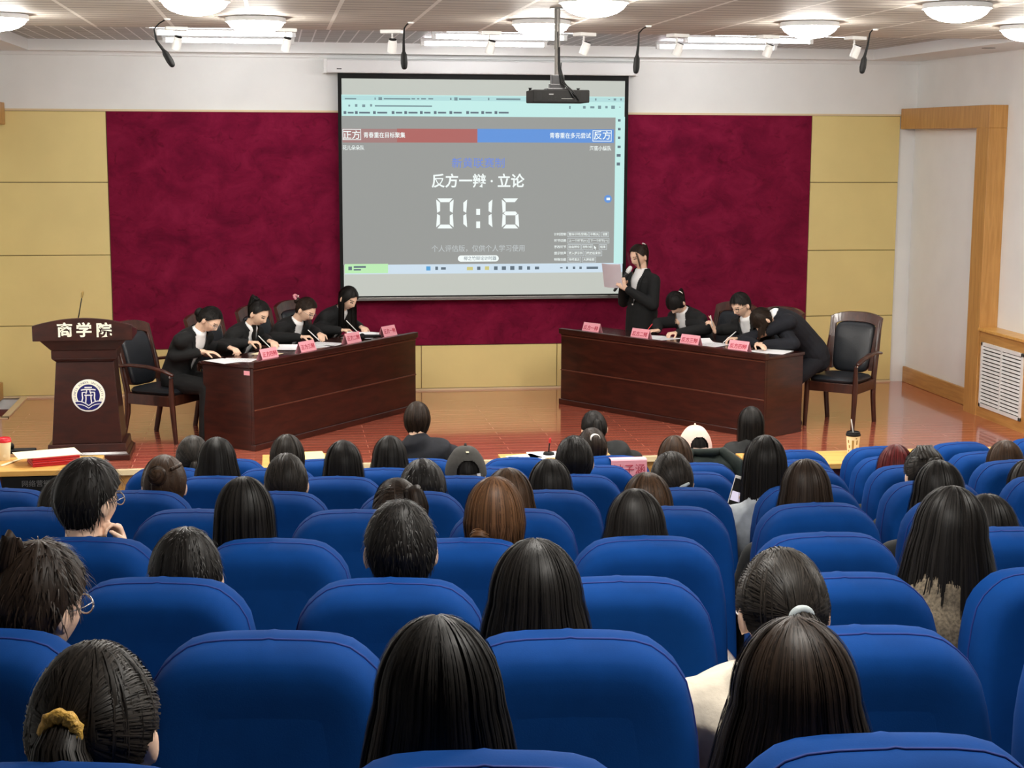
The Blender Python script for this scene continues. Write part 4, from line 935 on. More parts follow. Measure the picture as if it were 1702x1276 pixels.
class Pose:
    def __init__(s, pelvis, neck, head, fwd, hfwd=None, pitch=0.2, roll=0.0, sh=0.178, side=None, bend=0.05, k=1.0):
        s.P, s.N, s.H = V(*pelvis), V(*neck), V(*head); s.f = nrm(V(fwd[0], fwd[1], 0)); s.r = np.cross(s.f, V(0, 0, 1))
        s.Hm = head_frame(hfwd if hfwd is not None else fwd, pitch, roll); s.k = k
        ax = s.N-s.P; s.mid = (s.P+s.N)/2-s.f*bend
        t = nrm(s.N-s.mid); s.sh = {}
        for q, nm in ((-1, 'L'), (1, 'R')): s.sh[nm] = s.N-t*0.075*k+s.r*q*sh*k-s.f*0.005
        s.elb, s.wr, s.hand = {}, {}, {}
        s.knee, s.ank = {}, {}
    def spine(s, t): a, m, b = s.P, 2*s.mid-(s.P+s.N)/2, s.N; return a*(1-t)**2+2*m*t*(1-t)+b*t*t
    def tang(s, t): a, m, b = s.P, 2*s.mid-(s.P+s.N)/2, s.N; return nrm(2*(1-t)*(m-a)+2*t*(b-m))
    def rad(s, t): return (np.interp(t, [q[0] for q in SPINE], [q[1] for q in SPINE])*s.k, np.interp(t, [q[0] for q in SPINE], [q[2] for q in SPINE])*s.k)
    def front(s, t, x, off):                           # point on the chest: height t on the spine, sideways x
        rx, ry = s.rad(t); rx += off; ry += off; f = np.cross(V(0, 0, 1), s.r); tt = s.tang(t); f = nrm(np.cross(tt, s.r)); f = f if f@s.f > -0.2 else -f
        return s.spine(t)+s.r*x+f*ry*math.sqrt(max(0.0, 1-(x/rx)**2))
def torso(mb, p, off=0.0, t0=0.0, t1=1.0, n=20):
    ts = np.linspace(t0, t1, 14); mb.tube([p.spine(t) for t in ts], [(p.rad(t)[0]+off, p.rad(t)[1]+off) for t in ts], n, p.r)
def limbs_default(p, seat=True, floor=0.0, knee_f=0.43, elb=None, hands=None):
    for s, nm in ((-1, 'L'), (1, 'R')):
        hip = p.P+p.r*s*0.09-V(0, 0, 0.02)
        p.knee.setdefault(nm, hip+p.f*knee_f+V(0, 0, -0.0)+p.r*s*0.02); k = p.knee[nm]
        p.ank.setdefault(nm, V(k[0]-p.f[0]*0.04, k[1]-p.f[1]*0.04, floor+0.075))
def body_mesh(name, T, p, vox, seated=True, fingers=True):
    mb = MB(); torso(mb, p)
    mb.tube([p.N-p.tang(1)*0.02, p.N*0.5+p.H*0.5-(p.Hm@V(0, .015, .03)), p.H+p.Hm@V(0, -0.018, -0.05)], [0.06, 0.052, 0.054], 14)
    add_head(mb, p.H, p.Hm, getattr(p, 'ear', 0.083))
    for s, nm in ((-1, 'L'), (1, 'R')):
        mb.tube([p.N-p.tang(1)*0.03+p.r*s*0.03, p.sh[nm]*0.55+p.N*0.45-p.tang(1)*0.005, p.sh[nm]], [0.05, 0.047, 0.048], 10)
        mb.tube([p.sh[nm], p.sh[nm]*0.5+p.elb[nm]*0.5, p.elb[nm]], [0.05, 0.043, 0.036], 12)
        mb.tube([p.elb[nm], p.elb[nm]*0.6+p.wr[nm]*0.4, p.wr[nm]], [0.037, 0.036, 0.0245], 12)
        h = p.hand[nm]; add_hand(mb, p.wr[nm], h[0], h[1], s, **h[2]) if fingers else mb.tube([p.wr[nm], p.wr[nm]+nrm(h[0])*0.09, p.wr[nm]+nrm(h[0])*0.15], [0.026, 0.03, 0.018], 10)
        hip = p.P+p.r*s*0.09-V(0, 0, 0.02)
        mb.tube([hip, hip*0.5+p.knee[nm]*0.5, p.knee[nm]], [0.085, 0.072, 0.055], 12)
        mb.tube([p.knee[nm], p.knee[nm]*0.6+p.ank[nm]*0.4, p.ank[nm]], [0.054, 0.052, 0.034], 12)
        mb.tube([p.ank[nm]-V(0, 0, 0.03)-p.f*0.03, p.ank[nm]-V(0, 0, 0.04)+p.f*0.13], [(0.036, 0.032), (0.034, 0.024)], 10, p.r)
    me = remesh(mb, vox, 2)
    for m in ('skin', 'lips', 'eye', 'brow'): me.materials.append(M[m])
    n = len(me.polygons); c = np.empty(n*3); me.polygons.foreach_get('center', c); c = (c.reshape(-1, 3)-p.H)@p.Hm
    mi = np.zeros(n, int); x, y, z = np.abs(c[:, 0]), c[:, 1], c[:, 2]; fr = y > 0.045
    mi[fr & (x < 0.021) & (np.abs(z+0.0655) < 0.0085)] = 1
    mi[fr & (np.abs(x-0.031) < 0.0145) & (np.abs(z-0.002) < 0.005)] = 2
    mi[fr & (np.abs(x-0.033) < 0.018) & (np.abs(z-0.0235-0.06*(0.03-x)*0.3) < 0.0032)] = 3
    me.polygons.foreach_set('material_index', mi.astype(np.int32))
    o = bpy.data.objects.new('body', me); COL.objects.link(o); adopt(o, T); return o
def cloth(name, T, mb, mat, vox, smooth=3, cut=None):
    me = remesh(mb, vox, smooth); me.materials.append(mat)
    if cut:
        bm = bmesh.new(); bm.from_mesh(me); fl = list(bm.faces); kl = cut(np.array([f.calc_center_median() for f in fl])); kill = [f for f, k in zip(fl, kl) if k]
        bmesh.ops.delete(bm, geom=kill, context='FACES'); bm.to_mesh(me); bm.free()
    o = bpy.data.objects.new(name, me); COL.objects.link(o); adopt(o, T); return o
def sleeves(mb, p, off=0.014, cuff=0.02):
    for s, nm in ((-1, 'L'), (1, 'R')):
        mb.tube([p.N-p.tang(1)*0.045+p.r*s*0.05, p.sh[nm]*0.6+p.N*0.4-p.tang(1)*0.01, p.sh[nm]+V(0, 0, .004)], [0.055+off*.4, 0.052+off, 0.054+off], 12)
        w = p.wr[nm]+(p.elb[nm]-p.wr[nm])*cuff/max(np.linalg.norm(p.elb[nm]-p.wr[nm]), .01)
        mb.tube([p.sh[nm], p.sh[nm]*0.5+p.elb[nm]*0.5, p.elb[nm]], [0.056+off, 0.05+off, 0.045+off], 14)
        mb.tube([p.elb[nm], p.elb[nm]*0.5+w*0.5, w], [0.045+off, 0.042+off, 0.034+off*0.6], 14)
def trousers(T, p, mat, vox=0.012):
    mb = MB(); torso(mb, p, 0.012, -0.02, 0.3)
    for s, nm in ((-1, 'L'), (1, 'R')):
        hip = p.P+p.r*s*0.09-V(0, 0, 0.02); a = p.ank[nm]-V(0, 0, 0.005)
        mb.tube([hip, hip*0.5+p.knee[nm]*0.5, p.knee[nm]], [0.1, 0.088, 0.072], 14); mb.tube([p.knee[nm], p.knee[nm]*0.5+a*0.5, a], [0.071, 0.066, 0.058], 14)
    return cloth('trousers', T, mb, mat, vox)
def shoes(T, p):
    for nm in 'LR':
        a = p.ank[nm]; q = MB(); q.tube([a-V(0, 0, 0.042)-p.f*0.045, a-V(0, 0, 0.038)+p.f*0.04, a-V(0, 0, 0.05)+p.f*0.15], [(0.04, 0.036), (0.043, 0.038), (0.034, 0.024)], 14, p.r)
        q.tube([a-V(0, 0, 0.02), a+V(0, 0, 0.02)], [0.042, 0.042], 12, rnd=False); q.build('shoe', M['shoe'], T, True)
def vcut(p, vbot, w0):                                 # the open V of a jacket front: True for the faces to drop
    ts = np.linspace(vbot, 1.04, 26); S = np.array([p.spine(t) if t <= 1 else p.spine(1)+p.tang(1)*(t-1)*0.5 for t in ts]); Tn = np.array([p.tang(min(t, 1)) for t in ts])
    sg = 1 if np.cross(p.tang(0.8), p.r)@p.f > -0.3 else -1; Fv = np.array([nrm(np.cross(t, p.r))*sg for t in Tn])
    def f(c):
        ax = c-p.N; h = ax@p.tang(1); cap = (h > -0.03) & (np.linalg.norm(ax-h[:, None]*p.tang(1), axis=1) < 0.082)
        D = np.abs(((c[:, None, :]-S[None])*Tn[None]).sum(2)); k = D.argmin(1); ok = D[np.arange(len(c)), k] < 0.03
        q = c-S[k]; return cap | ok & ((q*Fv[k]).sum(1) > 0.015) & (np.abs(q@p.r) < w0*(ts[k]-vbot)/(1-vbot))
    return f
def suit_jacket(T, p, mat, vox=0.0085, vbot=0.33, w0=0.066, hem=-0.08, coat=False, cuff=0.025):
    mb = MB(); torso(mb, p, 0.026, hem, 0.97)
    if coat: mb.tube([p.spine(0.35), p.P, p.P-V(0, 0, 0.2)-p.f*0.005, p.P-V(0, 0, 0.42)], [(0.158, 0.125), (0.188, 0.14), (0.2, 0.15), (0.21, 0.155)], 20, p.r, rnd=False)
    sleeves(mb, p, 0.013, cuff)
    cloth('jacket', T, mb, mat, vox, 3, vcut(p, vbot, w0))
    for s in (-1, 1):                                  # lapels
        ins, out, vs, fs = [], [], [], []
        for t in np.linspace(vbot, 0.96, 12):
            u = (t-vbot)/(0.96-vbot); xi = w0*0.93*u+0.004; xo = xi+0.008+0.036*math.sin(min(1.0, u*1.25)*math.pi*0.62)*(1 if u < 0.86 else 0.72)
            ins.append(p.front(t, s*xi, 0.029)); out.append(p.front(t, s*xo, 0.0375))
        q = MB(); n = len(ins); lift = p.f*0.004
        q.add(ins+out+[a-lift*1.8 for a in ins]+[a-lift*1.8 for a in out], [(i, i+1, n+i+1, n+i) for i in range(n-1)]+[(2*n+i, 3*n+i, 3*n+i+1, 2*n+i+1) for i in range(n-1)]+[(n+i, n+i+1, 3*n+i+1, 3*n+i) for i in range(n-1)]+[(i, 2*n+i, 2*n+i+1, i+1) for i in range(n-1)])
        q.build('lapel', mat, T, True)
def shirt(T, p, mat=None, vox=0.009, collar=True):
    mb = MB(); torso(mb, p, 0.013, 0.2, 0.985)
    for s, nm in ((-1, 'L'), (1, 'R')): mb.tube([p.N-p.tang(1)*0.04+p.r*s*0.03, p.sh[nm]*0.6+p.N*0.4-p.tang(1)*0.012], [0.055, 0.052], 10)
    cloth('shirt', T, mb, mat or M['shirt'], vox)
    if collar:
        d = nrm((p.H-p.Hm@V(0, .02, .09))-p.N); fz = nrm(p.f-(p.f@d)*d); q = MB(); R = []
        for h, r in ((-0.03, .079), (0.012, .064), (0.03, .0635), (0.014, .07), (-0.02, .086)):
            ring = []
            for i in range(25):
                a = math.radians(38+284*i/24)-0.0; dd = fz*math.cos(a)+p.r*math.sin(a); ring.append(p.N+d*(h-0.012*(1+math.cos(a)))+dd*r)
            R.append(ring)
        q.rings(R, False, closed=False); q.build('collar', mat or M['shirt'], T, True)
def pullover(T, p, mat, vox=0.011, hood=False, off=0.022):
    mb = MB(); torso(mb, p, off, -0.05, 0.985); sleeves(mb, p, 0.016, 0.02)
    if hood:
        b = p.N-p.f*0.055+V(0, 0, 0.005)
        mb.tube([b+p.r*0.105+p.f*0.06-V(0, 0, .005), b+p.r*0.085-p.f*0.01, b-p.f*0.045-V(0, 0, .03), b-p.r*0.085-p.f*0.01, b-p.r*0.105+p.f*0.06-V(0, 0, .005)], [0.03, 0.042, 0.05, 0.042, 0.03], 12)
    else: mb.tube([p.N-p.tang(1)*0.03, p.N+p.tang(1)*0.02], [0.072, 0.064], 14)
    return cloth('hoodie' if hood else 'top', T, mb, mat, vox)

# ---- hair
RX, RY, RZ = 0.0875, 0.108, 0.123
def sk(az, el, off=0.0):                               # az in radians from the back of the head (positive to its right)
    ce = math.cos(el); d = V(math.sin(az)*ce, -math.cos(az)*ce, math.sin(el)); q = V(RX*d[0], RY*d[1]-0.004, RZ*d[2]+0.004)
    if d[2] < 0: q[0] *= 1+0.16*d[2]; q[1] *= 1+0.3*d[2] if d[1] < 0 else 1
    return q+d*off
def elmin(az, mode):
    a = abs(math.degrees(az))
    if mode == 'short': return math.radians(np.interp(a, [0, 55, 72, 84, 100, 118, 140, 180], [-40, -36, -22, 4, 8, 18, 30, 34]))
    if mode == 'up': return math.radians(np.interp(a, [0, 50, 70, 84, 100, 118, 140, 180], [-46, -40, -24, 0, 4, 22, 36, 40]))
    if mode == 'fringe': return math.radians(np.interp(a, [0, 60, 90, 115, 135, 180], [-42, -38, -34, -12, 4, 7]))
    return math.radians(np.interp(a, [0, 60, 95, 118, 138, 180], [-42, -38, -34, -4, 24, 35]))
class Hair:
    def __init__(s, T, p, col, rnd, near=1.0):
        s.T, s.p, s.rnd = T, p, rnd; s.mb = MB(); s.col = col; s.near = near
        s.ph = [rnd.uniform(0, 6.28) for _ in range(6)]; s.wd = 0.0011 if near >= 1 else 0.0016 if near > 0.5 else 0.0024
    def W(s, q): return s.p.H+s.p.Hm@q
    def clump(s, az): return 0.0032*math.sin(az*11+s.ph[0])+0.0022*math.sin(az*25+s.ph[1])+0.0012*math.sin(az*53+s.ph[2])
    def ribbon(s, P, Nn, w):
        n = len(P); vs = []
        for i in range(n):
            t = nrm(P[min(i+1, n-1)]-P[max(i-1, 0)]); a = nrm(np.cross(t, Nn[i])); k = w*(1 if i < n-2 else 0.6 if i < n-1 else 0.15); vs += [P[i]-a*k, P[i]+a*k]
        s.mb.add(vs, [(2*i, 2*i+1, 2*i+3, 2*i+2) for i in range(n-1)])
    def dome(s, mode, off=0.0, n=72, m=22):
        R = []
        for k in range(m+1):
            u = k/m; ring = []
            for i in range(n):
                az = -math.pi+2*math.pi*i/n; e = math.pi/2-(math.pi/2-elmin(az, mode))*max(u, 0.004); ring.append(s.W(sk(az, e, off+s.clump(az)*min(1, u*1.5)*0.8)))
            R.append(ring)
        s.mb.rings(R, False)
        inner = [s.W(sk(-math.pi+2*math.pi*i/n, elmin(-math.pi+2*math.pi*i/n, mode)+0.02, off-0.012)) for i in range(n)]
        s.mb.rings([R[-1], inner], False)
    def strands(s, mode, cnt, whorl=0.0):
        for _ in range(int(cnt*s.near)):
            az = s.rnd.uniform(-math.pi, math.pi); u1 = s.rnd.uniform(0.25, 1.0); u0 = max(0.01, u1-s.rnd.uniform(.3, .6)); P, N = [], []; o0 = s.rnd.uniform(0.0, 0.004); da = s.rnd.uniform(-.12, .12)
            for k in range(7):
                u = u0+(u1-u0)*k/6; a = az+da*k/6; e = math.pi/2-(math.pi/2-elmin(a, mode))*u; q = sk(a, e, s.clump(a)*min(1, u*1.5)*0.8+0.0012+o0*math.sin(math.pi*k/6*0.9)); P.append(s.W(q)); N.append(s.p.Hm@nrm(q))
            s.ribbon(P, N, s.wd)
    def hang_pt(s, az, q, L, flare, tuck, off):         # q 0..1 down the hanging part
        b = s.W(sk(az, math.radians(2), off+s.clump(az))); out = s.p.Hm@V(math.sin(az), -math.cos(az), 0); out = V(out[0], out[1], 0)
        sd = 1.0+0.0*q; d = nrm(out)*(flare*(q**0.8)-tuck*q*q); wav = 0.004*math.sin(q*7+s.ph[3]+az*3)*q
        return b+d+V(0, 0, -L*q)+nrm(V(-out[1], out[0], 0))*wav
    def long(s, L=0.32, flare=0.035, tuck=0.0, amax=122, cnt=520, jag=0.08, mode='long', part=None):
        s.dome(mode); am = math.radians(amax); n, m = 64, 14; R = []
        Lf = lambda az: L*(1+jag*math.sin(az*7+s.ph[4])*0.5+jag*0.4*math.sin(az*19+s.ph[5]))
        for k in range(m+1):
            q = k/m; R.append([s.hang_pt(-am+2*am*i/n, q, Lf(-am+2*am*i/n), flare, tuck, 0.0-0.004*(q == 1)) for i in range(n+1)])
        s.mb.rings(R, False, closed=False)
        R2 = [[p_+(s.p.H+V(0, 0, p_[2]-s.p.H[2])-p_)*0.22 for p_ in r] for r in (R[-1], R[-4], R[2])]
        s.mb.rings([R[-1]]+R2, False, closed=False)
        for _ in range(int(cnt*s.near)):
            az = s.rnd.uniform(-am, am); off = s.rnd.uniform(0.0008, 0.005); Ls = Lf(az)*s.rnd.uniform(0.8, 1.05); P, N = [], []; u0 = s.rnd.uniform(0.02, 0.5); e0 = math.radians(2); da = s.rnd.uniform(-.1, .1)
            for k in range(6):
                e = math.pi/2-(math.pi/2-e0)*(u0+(1-u0)*k/6); q = sk(az, e, s.clump(az)*min(1, (u0+(1-u0)*k/6)*1.5)*0.8+off); P.append(s.W(q)); N.append(s.p.Hm@nrm(q))
            q1 = s.rnd.choice((1.0, 1.0, 1.0, 0.7))
            for k in range(8):
                t = k/7*q1; pnt = s.hang_pt(az+da*t, t, Ls, flare*(1+s.rnd.uniform(-.02, .02)), tuck, off); P.append(pnt); N.append(nrm(pnt-V(s.p.H[0], s.p.H[1], pnt[2])))
            s.ribbon(P, N, s.wd)
    def gather(s, tie, cnt, mode='up'):                 # strands swept from the hairline to the tie
        tl = tie; tn = nrm(V(tl[0]/RX, (tl[1]+.004)/RY, (tl[2]-.004)/RZ))
        for _ in range(int(cnt*s.near)):
            az = s.rnd.uniform(-math.pi, math.pi); e = elmin(az, mode)+s.rnd.uniform(0, 0.5)**1.5; d0 = V(math.sin(az)*math.cos(e), -math.cos(az)*math.cos(e), math.sin(e)); om = math.acos(max(-1, min(1, d0@tn)))
            if om < 0.15: continue
            off = s.rnd.uniform(0.001, 0.0045); P, N = [], []
            for k in range(9):
                t = k/8*0.97; d = (d0*math.sin((1-t)*om)+tn*math.sin(t*om))/math.sin(om); a2 = math.atan2(d[0], -d[1]); e2 = math.asin(max(-1, min(1, d[2]))); q = sk(a2, e2, off*(1-0.4*t)+0.002*math.sin(om*9+a2*8)); P.append(s.W(q)); N.append(s.p.Hm@nrm(q))
            s.ribbon(P, N, s.wd)
    def tail(s, tie, out=0.06, L=0.3, r=0.03, cnt=160, sway=0.0, lift=0.02):
        w = s.W(tie); o = s.p.Hm@nrm(tie*V(1, 1, 0.4)); o = nrm(V(o[0], o[1], o[2]*0.4)); sd = nrm(np.cross(o, V(0, 0, 1)))
        ctrl = [w-o*0.012, w+o*out*0.55+V(0, 0, lift), w+o*out-V(0, 0, L*0.22)+sd*sway*.3, w+o*out*0.9-V(0, 0, L*0.6)+sd*sway*.8, w+o*out*0.7-V(0, 0, L)+sd*sway]
        rad = [r*0.5, r*0.85, r*1.1, r, r*0.35]
        s.mb.tube(ctrl, rad, 18, rnd=True)
        for _ in range(int(cnt*s.near)):
            a = s.rnd.uniform(0, 2*math.pi); P, N = [], []; j = s.rnd.uniform(.95, 1.12)
            for k in range(13):
                t = k/12*4; i = min(int(t), 3); f = t-i; c = ctrl[i]*(1-f)+ctrl[i+1]*f; rr = (rad[i]*(1-f)+rad[i+1]*f)*j; tt = nrm(ctrl[i+1]-ctrl[i]); u = nrm(np.cross(tt, sd)); n_ = sd*math.cos(a)+u*math.sin(a); P.append(c+n_*rr); N.append(n_)
            s.ribbon(P, N, s.wd)
    def bun(s, tie, r=0.042, cnt=160, sq=0.8):
        n0 = s.p.Hm@nrm(tie); c = s.W(tie)+n0*r*0.45; u = nrm(np.cross(n0, V(0.2, 0.1, 1))); v = np.cross(n0, u); Rm = np.stack([u, v, n0], 1)
        s.mb.sphere(c, (r*0.93, r*0.93, r*sq*0.93), Rm, 20, 12)
        for _ in range(int(cnt*s.near)):
            a0 = s.rnd.uniform(0, 6.28); e0 = s.rnd.uniform(-0.4, 1.35); P, N = [], []; rr = r*s.rnd.uniform(.96, 1.06)
            for k in range(8):
                a = a0+k*0.22; e = e0+0.05*k+0.06*math.sin(a*3); d = V(math.cos(e)*math.cos(a), math.cos(e)*math.sin(a), math.sin(e)*sq); P.append(c+Rm@d*rr); N.append(Rm@d)
            s.ribbon(P, N, s.wd*1.2)
    def spikes(s, mode, cnt, ln=0.03, lift=0.35):
        for _ in range(int(cnt*s.near)):
            az = s.rnd.uniform(-math.pi, math.pi); u = s.rnd.uniform(0, 1)**0.6; e = math.pi/2-(math.pi/2-elmin(az, mode))*u; q = sk(az, e, 0.0); n_ = nrm(q); dn = sk(az, e-0.12, 0)-q; t = nrm(nrm(dn)+V(s.rnd.uniform(-.5, .5), s.rnd.uniform(-.5, .5), 0)*0.6); l = ln*s.rnd.uniform(.6, 1.2)
            P = [s.W(q-n_*0.002), s.W(q+t*l*.4+n_*l*lift*.55), s.W(q+t*l*.8+n_*l*lift*.8), s.W(q+t*l*1.1+n_*l*lift*.7)]; s.ribbon(P, [s.p.Hm@n_]*4, s.wd*1.25)
    def done(s):
        return s.mb.build('hair', HAIR[s.col], s.T, True, fix=False)
def torus(c, n, R, r, mat, name, T, nu=24, nv=10, lump=0.0, rnd=None):
    n = nrm(n); u = nrm(np.cross(n, V(0.3, 0.2, 1))); v = np.cross(n, u); q = MB(); RR = []
    for i in range(nu+1):
        a = 2*math.pi*i/nu; d = u*math.cos(a)+v*math.sin(a); k = r*(1+lump*math.sin(a*9)); RR.append([c+d*(R+k*math.cos(b))+n*k*math.sin(b) for b in (2*math.pi*j/nv for j in range(nv))])
    q.rings(RR, False); return q.build(name, mat, T, True)
def clip(hr, tie, size, mat, name='hair_clip', tilt=0.3):
    n = hr.p.Hm@nrm(tie); c = hr.W(tie)+n*0.008; u = nrm(np.cross(n, V(0, 0, 1))); v = np.cross(n, u); a = u*math.cos(tilt)+v*math.sin(tilt); b = np.cross(n, a); q = MB()
    q.tube([c-a*size, c+n*0.006, c+a*size], [(size*.3, .005), (size*.42, .006), (size*.25, .005)], 10, b)
    for k in (-1, 0, 1): q.sphere(c+a*size*0.5*k+n*0.007, size*0.2, n=8, m=6)
    return q.build(name, M[mat], hr.T, True)
def glasses(T, p, mat):
    q = MB(); W = lambda v: p.H+p.Hm@v
    for s in (-1, 1):
        c = V(s*0.033, 0.0935, -0.003); pts = [W(c+V(0.0235*math.cos(a), 0, 0.0195*math.sin(a))) for a in np.linspace(0, 2*math.pi, 21)]
        gr = 0.0021 if mat is M['lens'] else 0.0014; q.tube(pts, [gr]*21, 6, rnd=False); q.tube([W(V(s*0.056, 0.092, 0.004)), W(V(s*0.076, 0.05, 0.003)), W(V(s*0.081, 0.0, 0.0))], [0.0012]*3, 6)
    q.tube([W(V(-0.011, 0.095, 0.0)), W(V(0, 0.098, 0.003)), W(V(0.011, 0.095, 0.0))], [0.0012]*3, 6)
    return q.build('glasses', mat, T, True)
def cap_part(hr, mat, patch=None):
    q = MB(); n, m = 120, 34; p = hr.p
    lim = lambda az: math.radians(np.interp(abs(math.degrees(az)), [0, 50, 100, 180], [-9, -5, 4, 8]))
    grid = {}
    vs, fs = [], []
    for k in range(m+1):
        for i in range(n):
            az = -math.pi+2*math.pi*i/n; e = math.pi/2-(math.pi/2-lim(az))*max(k/m, .01); b = sk(az, e, 0.012+0.004*math.sin(min(1, k/m*2)*math.pi)); vs.append(hr.W(b))
    for k in range(m):
        for i in range(n):
            az = -math.pi+2*math.pi*(i+.5)/n; u = (k+.5)/m; el = math.degrees(math.pi/2-(math.pi/2-lim(az))*u); a = abs(math.degrees(az))
            if (a/34)**2.4+(max(0, el-3)/30)**2.4 < 1 and el > 3: continue      # the arched opening above the strap
            fs.append((k*n+i, k*n+(i+1) % n, (k+1)*n+(i+1) % n, (k+1)*n+i))
    q.add(vs, fs); cap_o = q.build('cap', mat, hr.T, True, fix=False)
    q = MB(); R = []
    for y, h in ((0, 0), (0.02, .002), (0.05, -.004), (0.075, -.014)):
        R.append([hr.W(V(x*(1-(y/.075)**2*0.25), 0.088+y-3.0*x*x*(0.6), 0.03+h-2.2*x*x)) for x in np.linspace(-.075, .075, 13)])
    q.rings(R, False, closed=False); R2 = [[a-p.Hm@V(0, 0, .003) for a in r] for r in R]; q.rings(R2, False, closed=False); q.build('visor', mat, cap_o, True)
    q = MB(); q.tube([hr.W(V(0, -.004, RZ+.018)), hr.W(V(0, -.004, RZ+.024))], [0.008, 0.006], 10); q.build('cap_button', mat, cap_o, True)
    if patch is not None:
        for az, el, w, mt in patch:
            b = sk(math.radians(az), math.radians(el), 0.0165); nn = p.Hm@nrm(b); u = nrm(np.cross(nn, V(0, 0, 1))); v = np.cross(nn, u)*-1
            q = MB(); q.box(hr.W(b), (w, w*0.8, 0.002), np.stack([u, v, nn], 1)); q.build('cap_patch', mt, cap_o)
    q = MB(); P = [hr.W(sk(math.radians(a), math.radians(-1), 0.015)) for a in np.linspace(-42, 42, 12)]
    q.tube(P, [(0.009, 0.0022)]*12, 8, p.Hm[:, 2], rnd=False); q.build('cap_strap', mat, cap_o, True)
def pen(a, b, label, mat='white'):
    T = thing('pen', label, 'pen', a, 'pens in the hands of the sitters'); d = b-a
    MB().tube([a+d*0.12, b], [0.0046, 0.005], 10).build('barrel', M[mat], T, True); MB().tube([a, a+d*0.13], [0.0012, 0.0042], 10, rnd=False).build('pen_tip', M['steel'], T, True)

# ------------------------------------------------------------------ the debaters
def debater(label, D, t, dep, hd, chin_in=0.0, yaw=0.0, pitch=0.7, elbows=None, wrists=None, hdirs=None, suit='suit', hairfn=None, gl=None, handkw=None, pel=1.0, twist=0.0, nz=None, w0=0.066, rock=0.0, hroll=0.0, pelt=None, pz=0.535):
    T = thing('person', label, 'person', D(pelt if pelt is not None else t, pel, 0)); f = nrm(-D.b+D.e*twist); hf = nrm(-D.b+D.e*yaw)
    H = D(*hd); P = D(pelt if pelt is not None else t, pel, pz)
    Hm = head_frame(hf, pitch); nb = H-Hm@V(0, 0.03, 0.115)-f*0.028-V(0, 0, 0.055)
    if nz: nb[2] = nz
    p = Pose(P, nb, H, f, hf, pitch, hroll, bend=0.06)
    for nm, e, w in zip('LR', elbows, wrists): p.elb[nm] = D(*e); p.wr[nm] = D(*w)
    for i, nm in enumerate('LR'):
        d = hdirs[i]; p.hand[nm] = (D.e*d[0]+D.b*d[1]+V(0, 0, d[2]), V(0, 0, -1)+D.e*d[3], (handkw or {}).get(nm, dict(curl=0.5)))
    if pz > 0.6:
        for q, nm in ((-1, 'L'), (1, 'R')): p.knee[nm] = P+p.r*q*0.1-V(0, 0, 0.22)+f*0.26; p.ank[nm] = V(P[0], P[1], 0.075)+p.r*q*0.1+f*0.24
    limbs_default(p, floor=0.0)
    body_mesh('body', T, p, 0.0055)
    shirt(T, p, collar=pz < 0.6); suit_jacket(T, p, M[suit], w0=w0); trousers(T, p, M[suit]); shoes(T, p)
    hr = hairfn(T, p); hr.done() if hr else None
    if gl: glasses(T, p, M[gl])
    return T, p
def _rn(k): return random.Random(k)
def h_lowbun(T, p):
    h = Hair(T, p, 'black', _rn(1), 0.6); h.dome('up'); tie = sk(0.0, math.radians(-8)); h.gather(tie, 700); h.bun(tie+V(0, 0.006, -0.005), 0.044, 120); h.tail(tie+V(0, 0.01, 0), 0.04, 0.1, 0.02, 60, lift=0); return h
def h_highpony(T, p):
    h = Hair(T, p, 'black', _rn(2), 0.6); h.dome('up'); tie = sk(0.05, math.radians(52)); h.gather(tie, 700); h.tail(tie, 0.07, 0.42, 0.034, 260, lift=0.01); torus(h.W(tie)+p.Hm@nrm(tie)*.01, p.Hm@nrm(tie), 0.02, 0.009, M['black'], 'hair_tie', T); return h
def h_clawbun(T, p):
    h = Hair(T, p, 'dark', _rn(3), 0.6); h.dome('up'); tie = sk(0.0, math.radians(4)); h.gather(tie, 700); h.bun(tie, 0.034, 120)
    c = h.W(tie)+p.Hm@nrm(tie)*0.03+V(0, 0, .02); torus(c, p.Hm@V(0, .3, 1), 0.028, 0.012, M['pink_clip'], 'hair_claw', T, lump=0.3); q = MB(); q.tube([c+p.Hm@V(-.01, 0, .02), c+p.Hm@V(.045, .03, .05)], [.006, .004], 8); q.build('hair_claw_pin', M['white_clip'], T, True); return h
def h_straight(T, p):
    h = Hair(T, p, 'black', _rn(4), 0.6); h.long(0.33, 0.02, 0.01, 100, 700, 0.2); return h
def h_lowpony_white(T, p):
    h = Hair(T, p, 'black', _rn(5), 0.6); h.dome('fringe'); tie = sk(0.05, math.radians(2)); h.gather(tie, 700, 'fringe'); h.strands('fringe', 500); h.tail(tie, 0.05, 0.2, 0.026, 120); torus(h.W(tie)+p.Hm@nrm(tie)*.008, p.Hm@nrm(tie), 0.02, 0.009, M['white_clip'], 'hair_tie', T); return h
def h_boy(T, p):
    h = Hair(T, p, 'black', _rn(6), 0.6); h.dome('short', 0.004); h.strands('short', 700); h.spikes('short', 900, 0.03, 0.2); return h
def h_shaggy(T, p):
    h = Hair(T, p, 'dark', _rn(8), 0.6); h.long(0.12, 0.012, 0.03, 150, 620, 0.3, 'fringe'); h.spikes('fringe', 500, 0.04, 0.2); return h
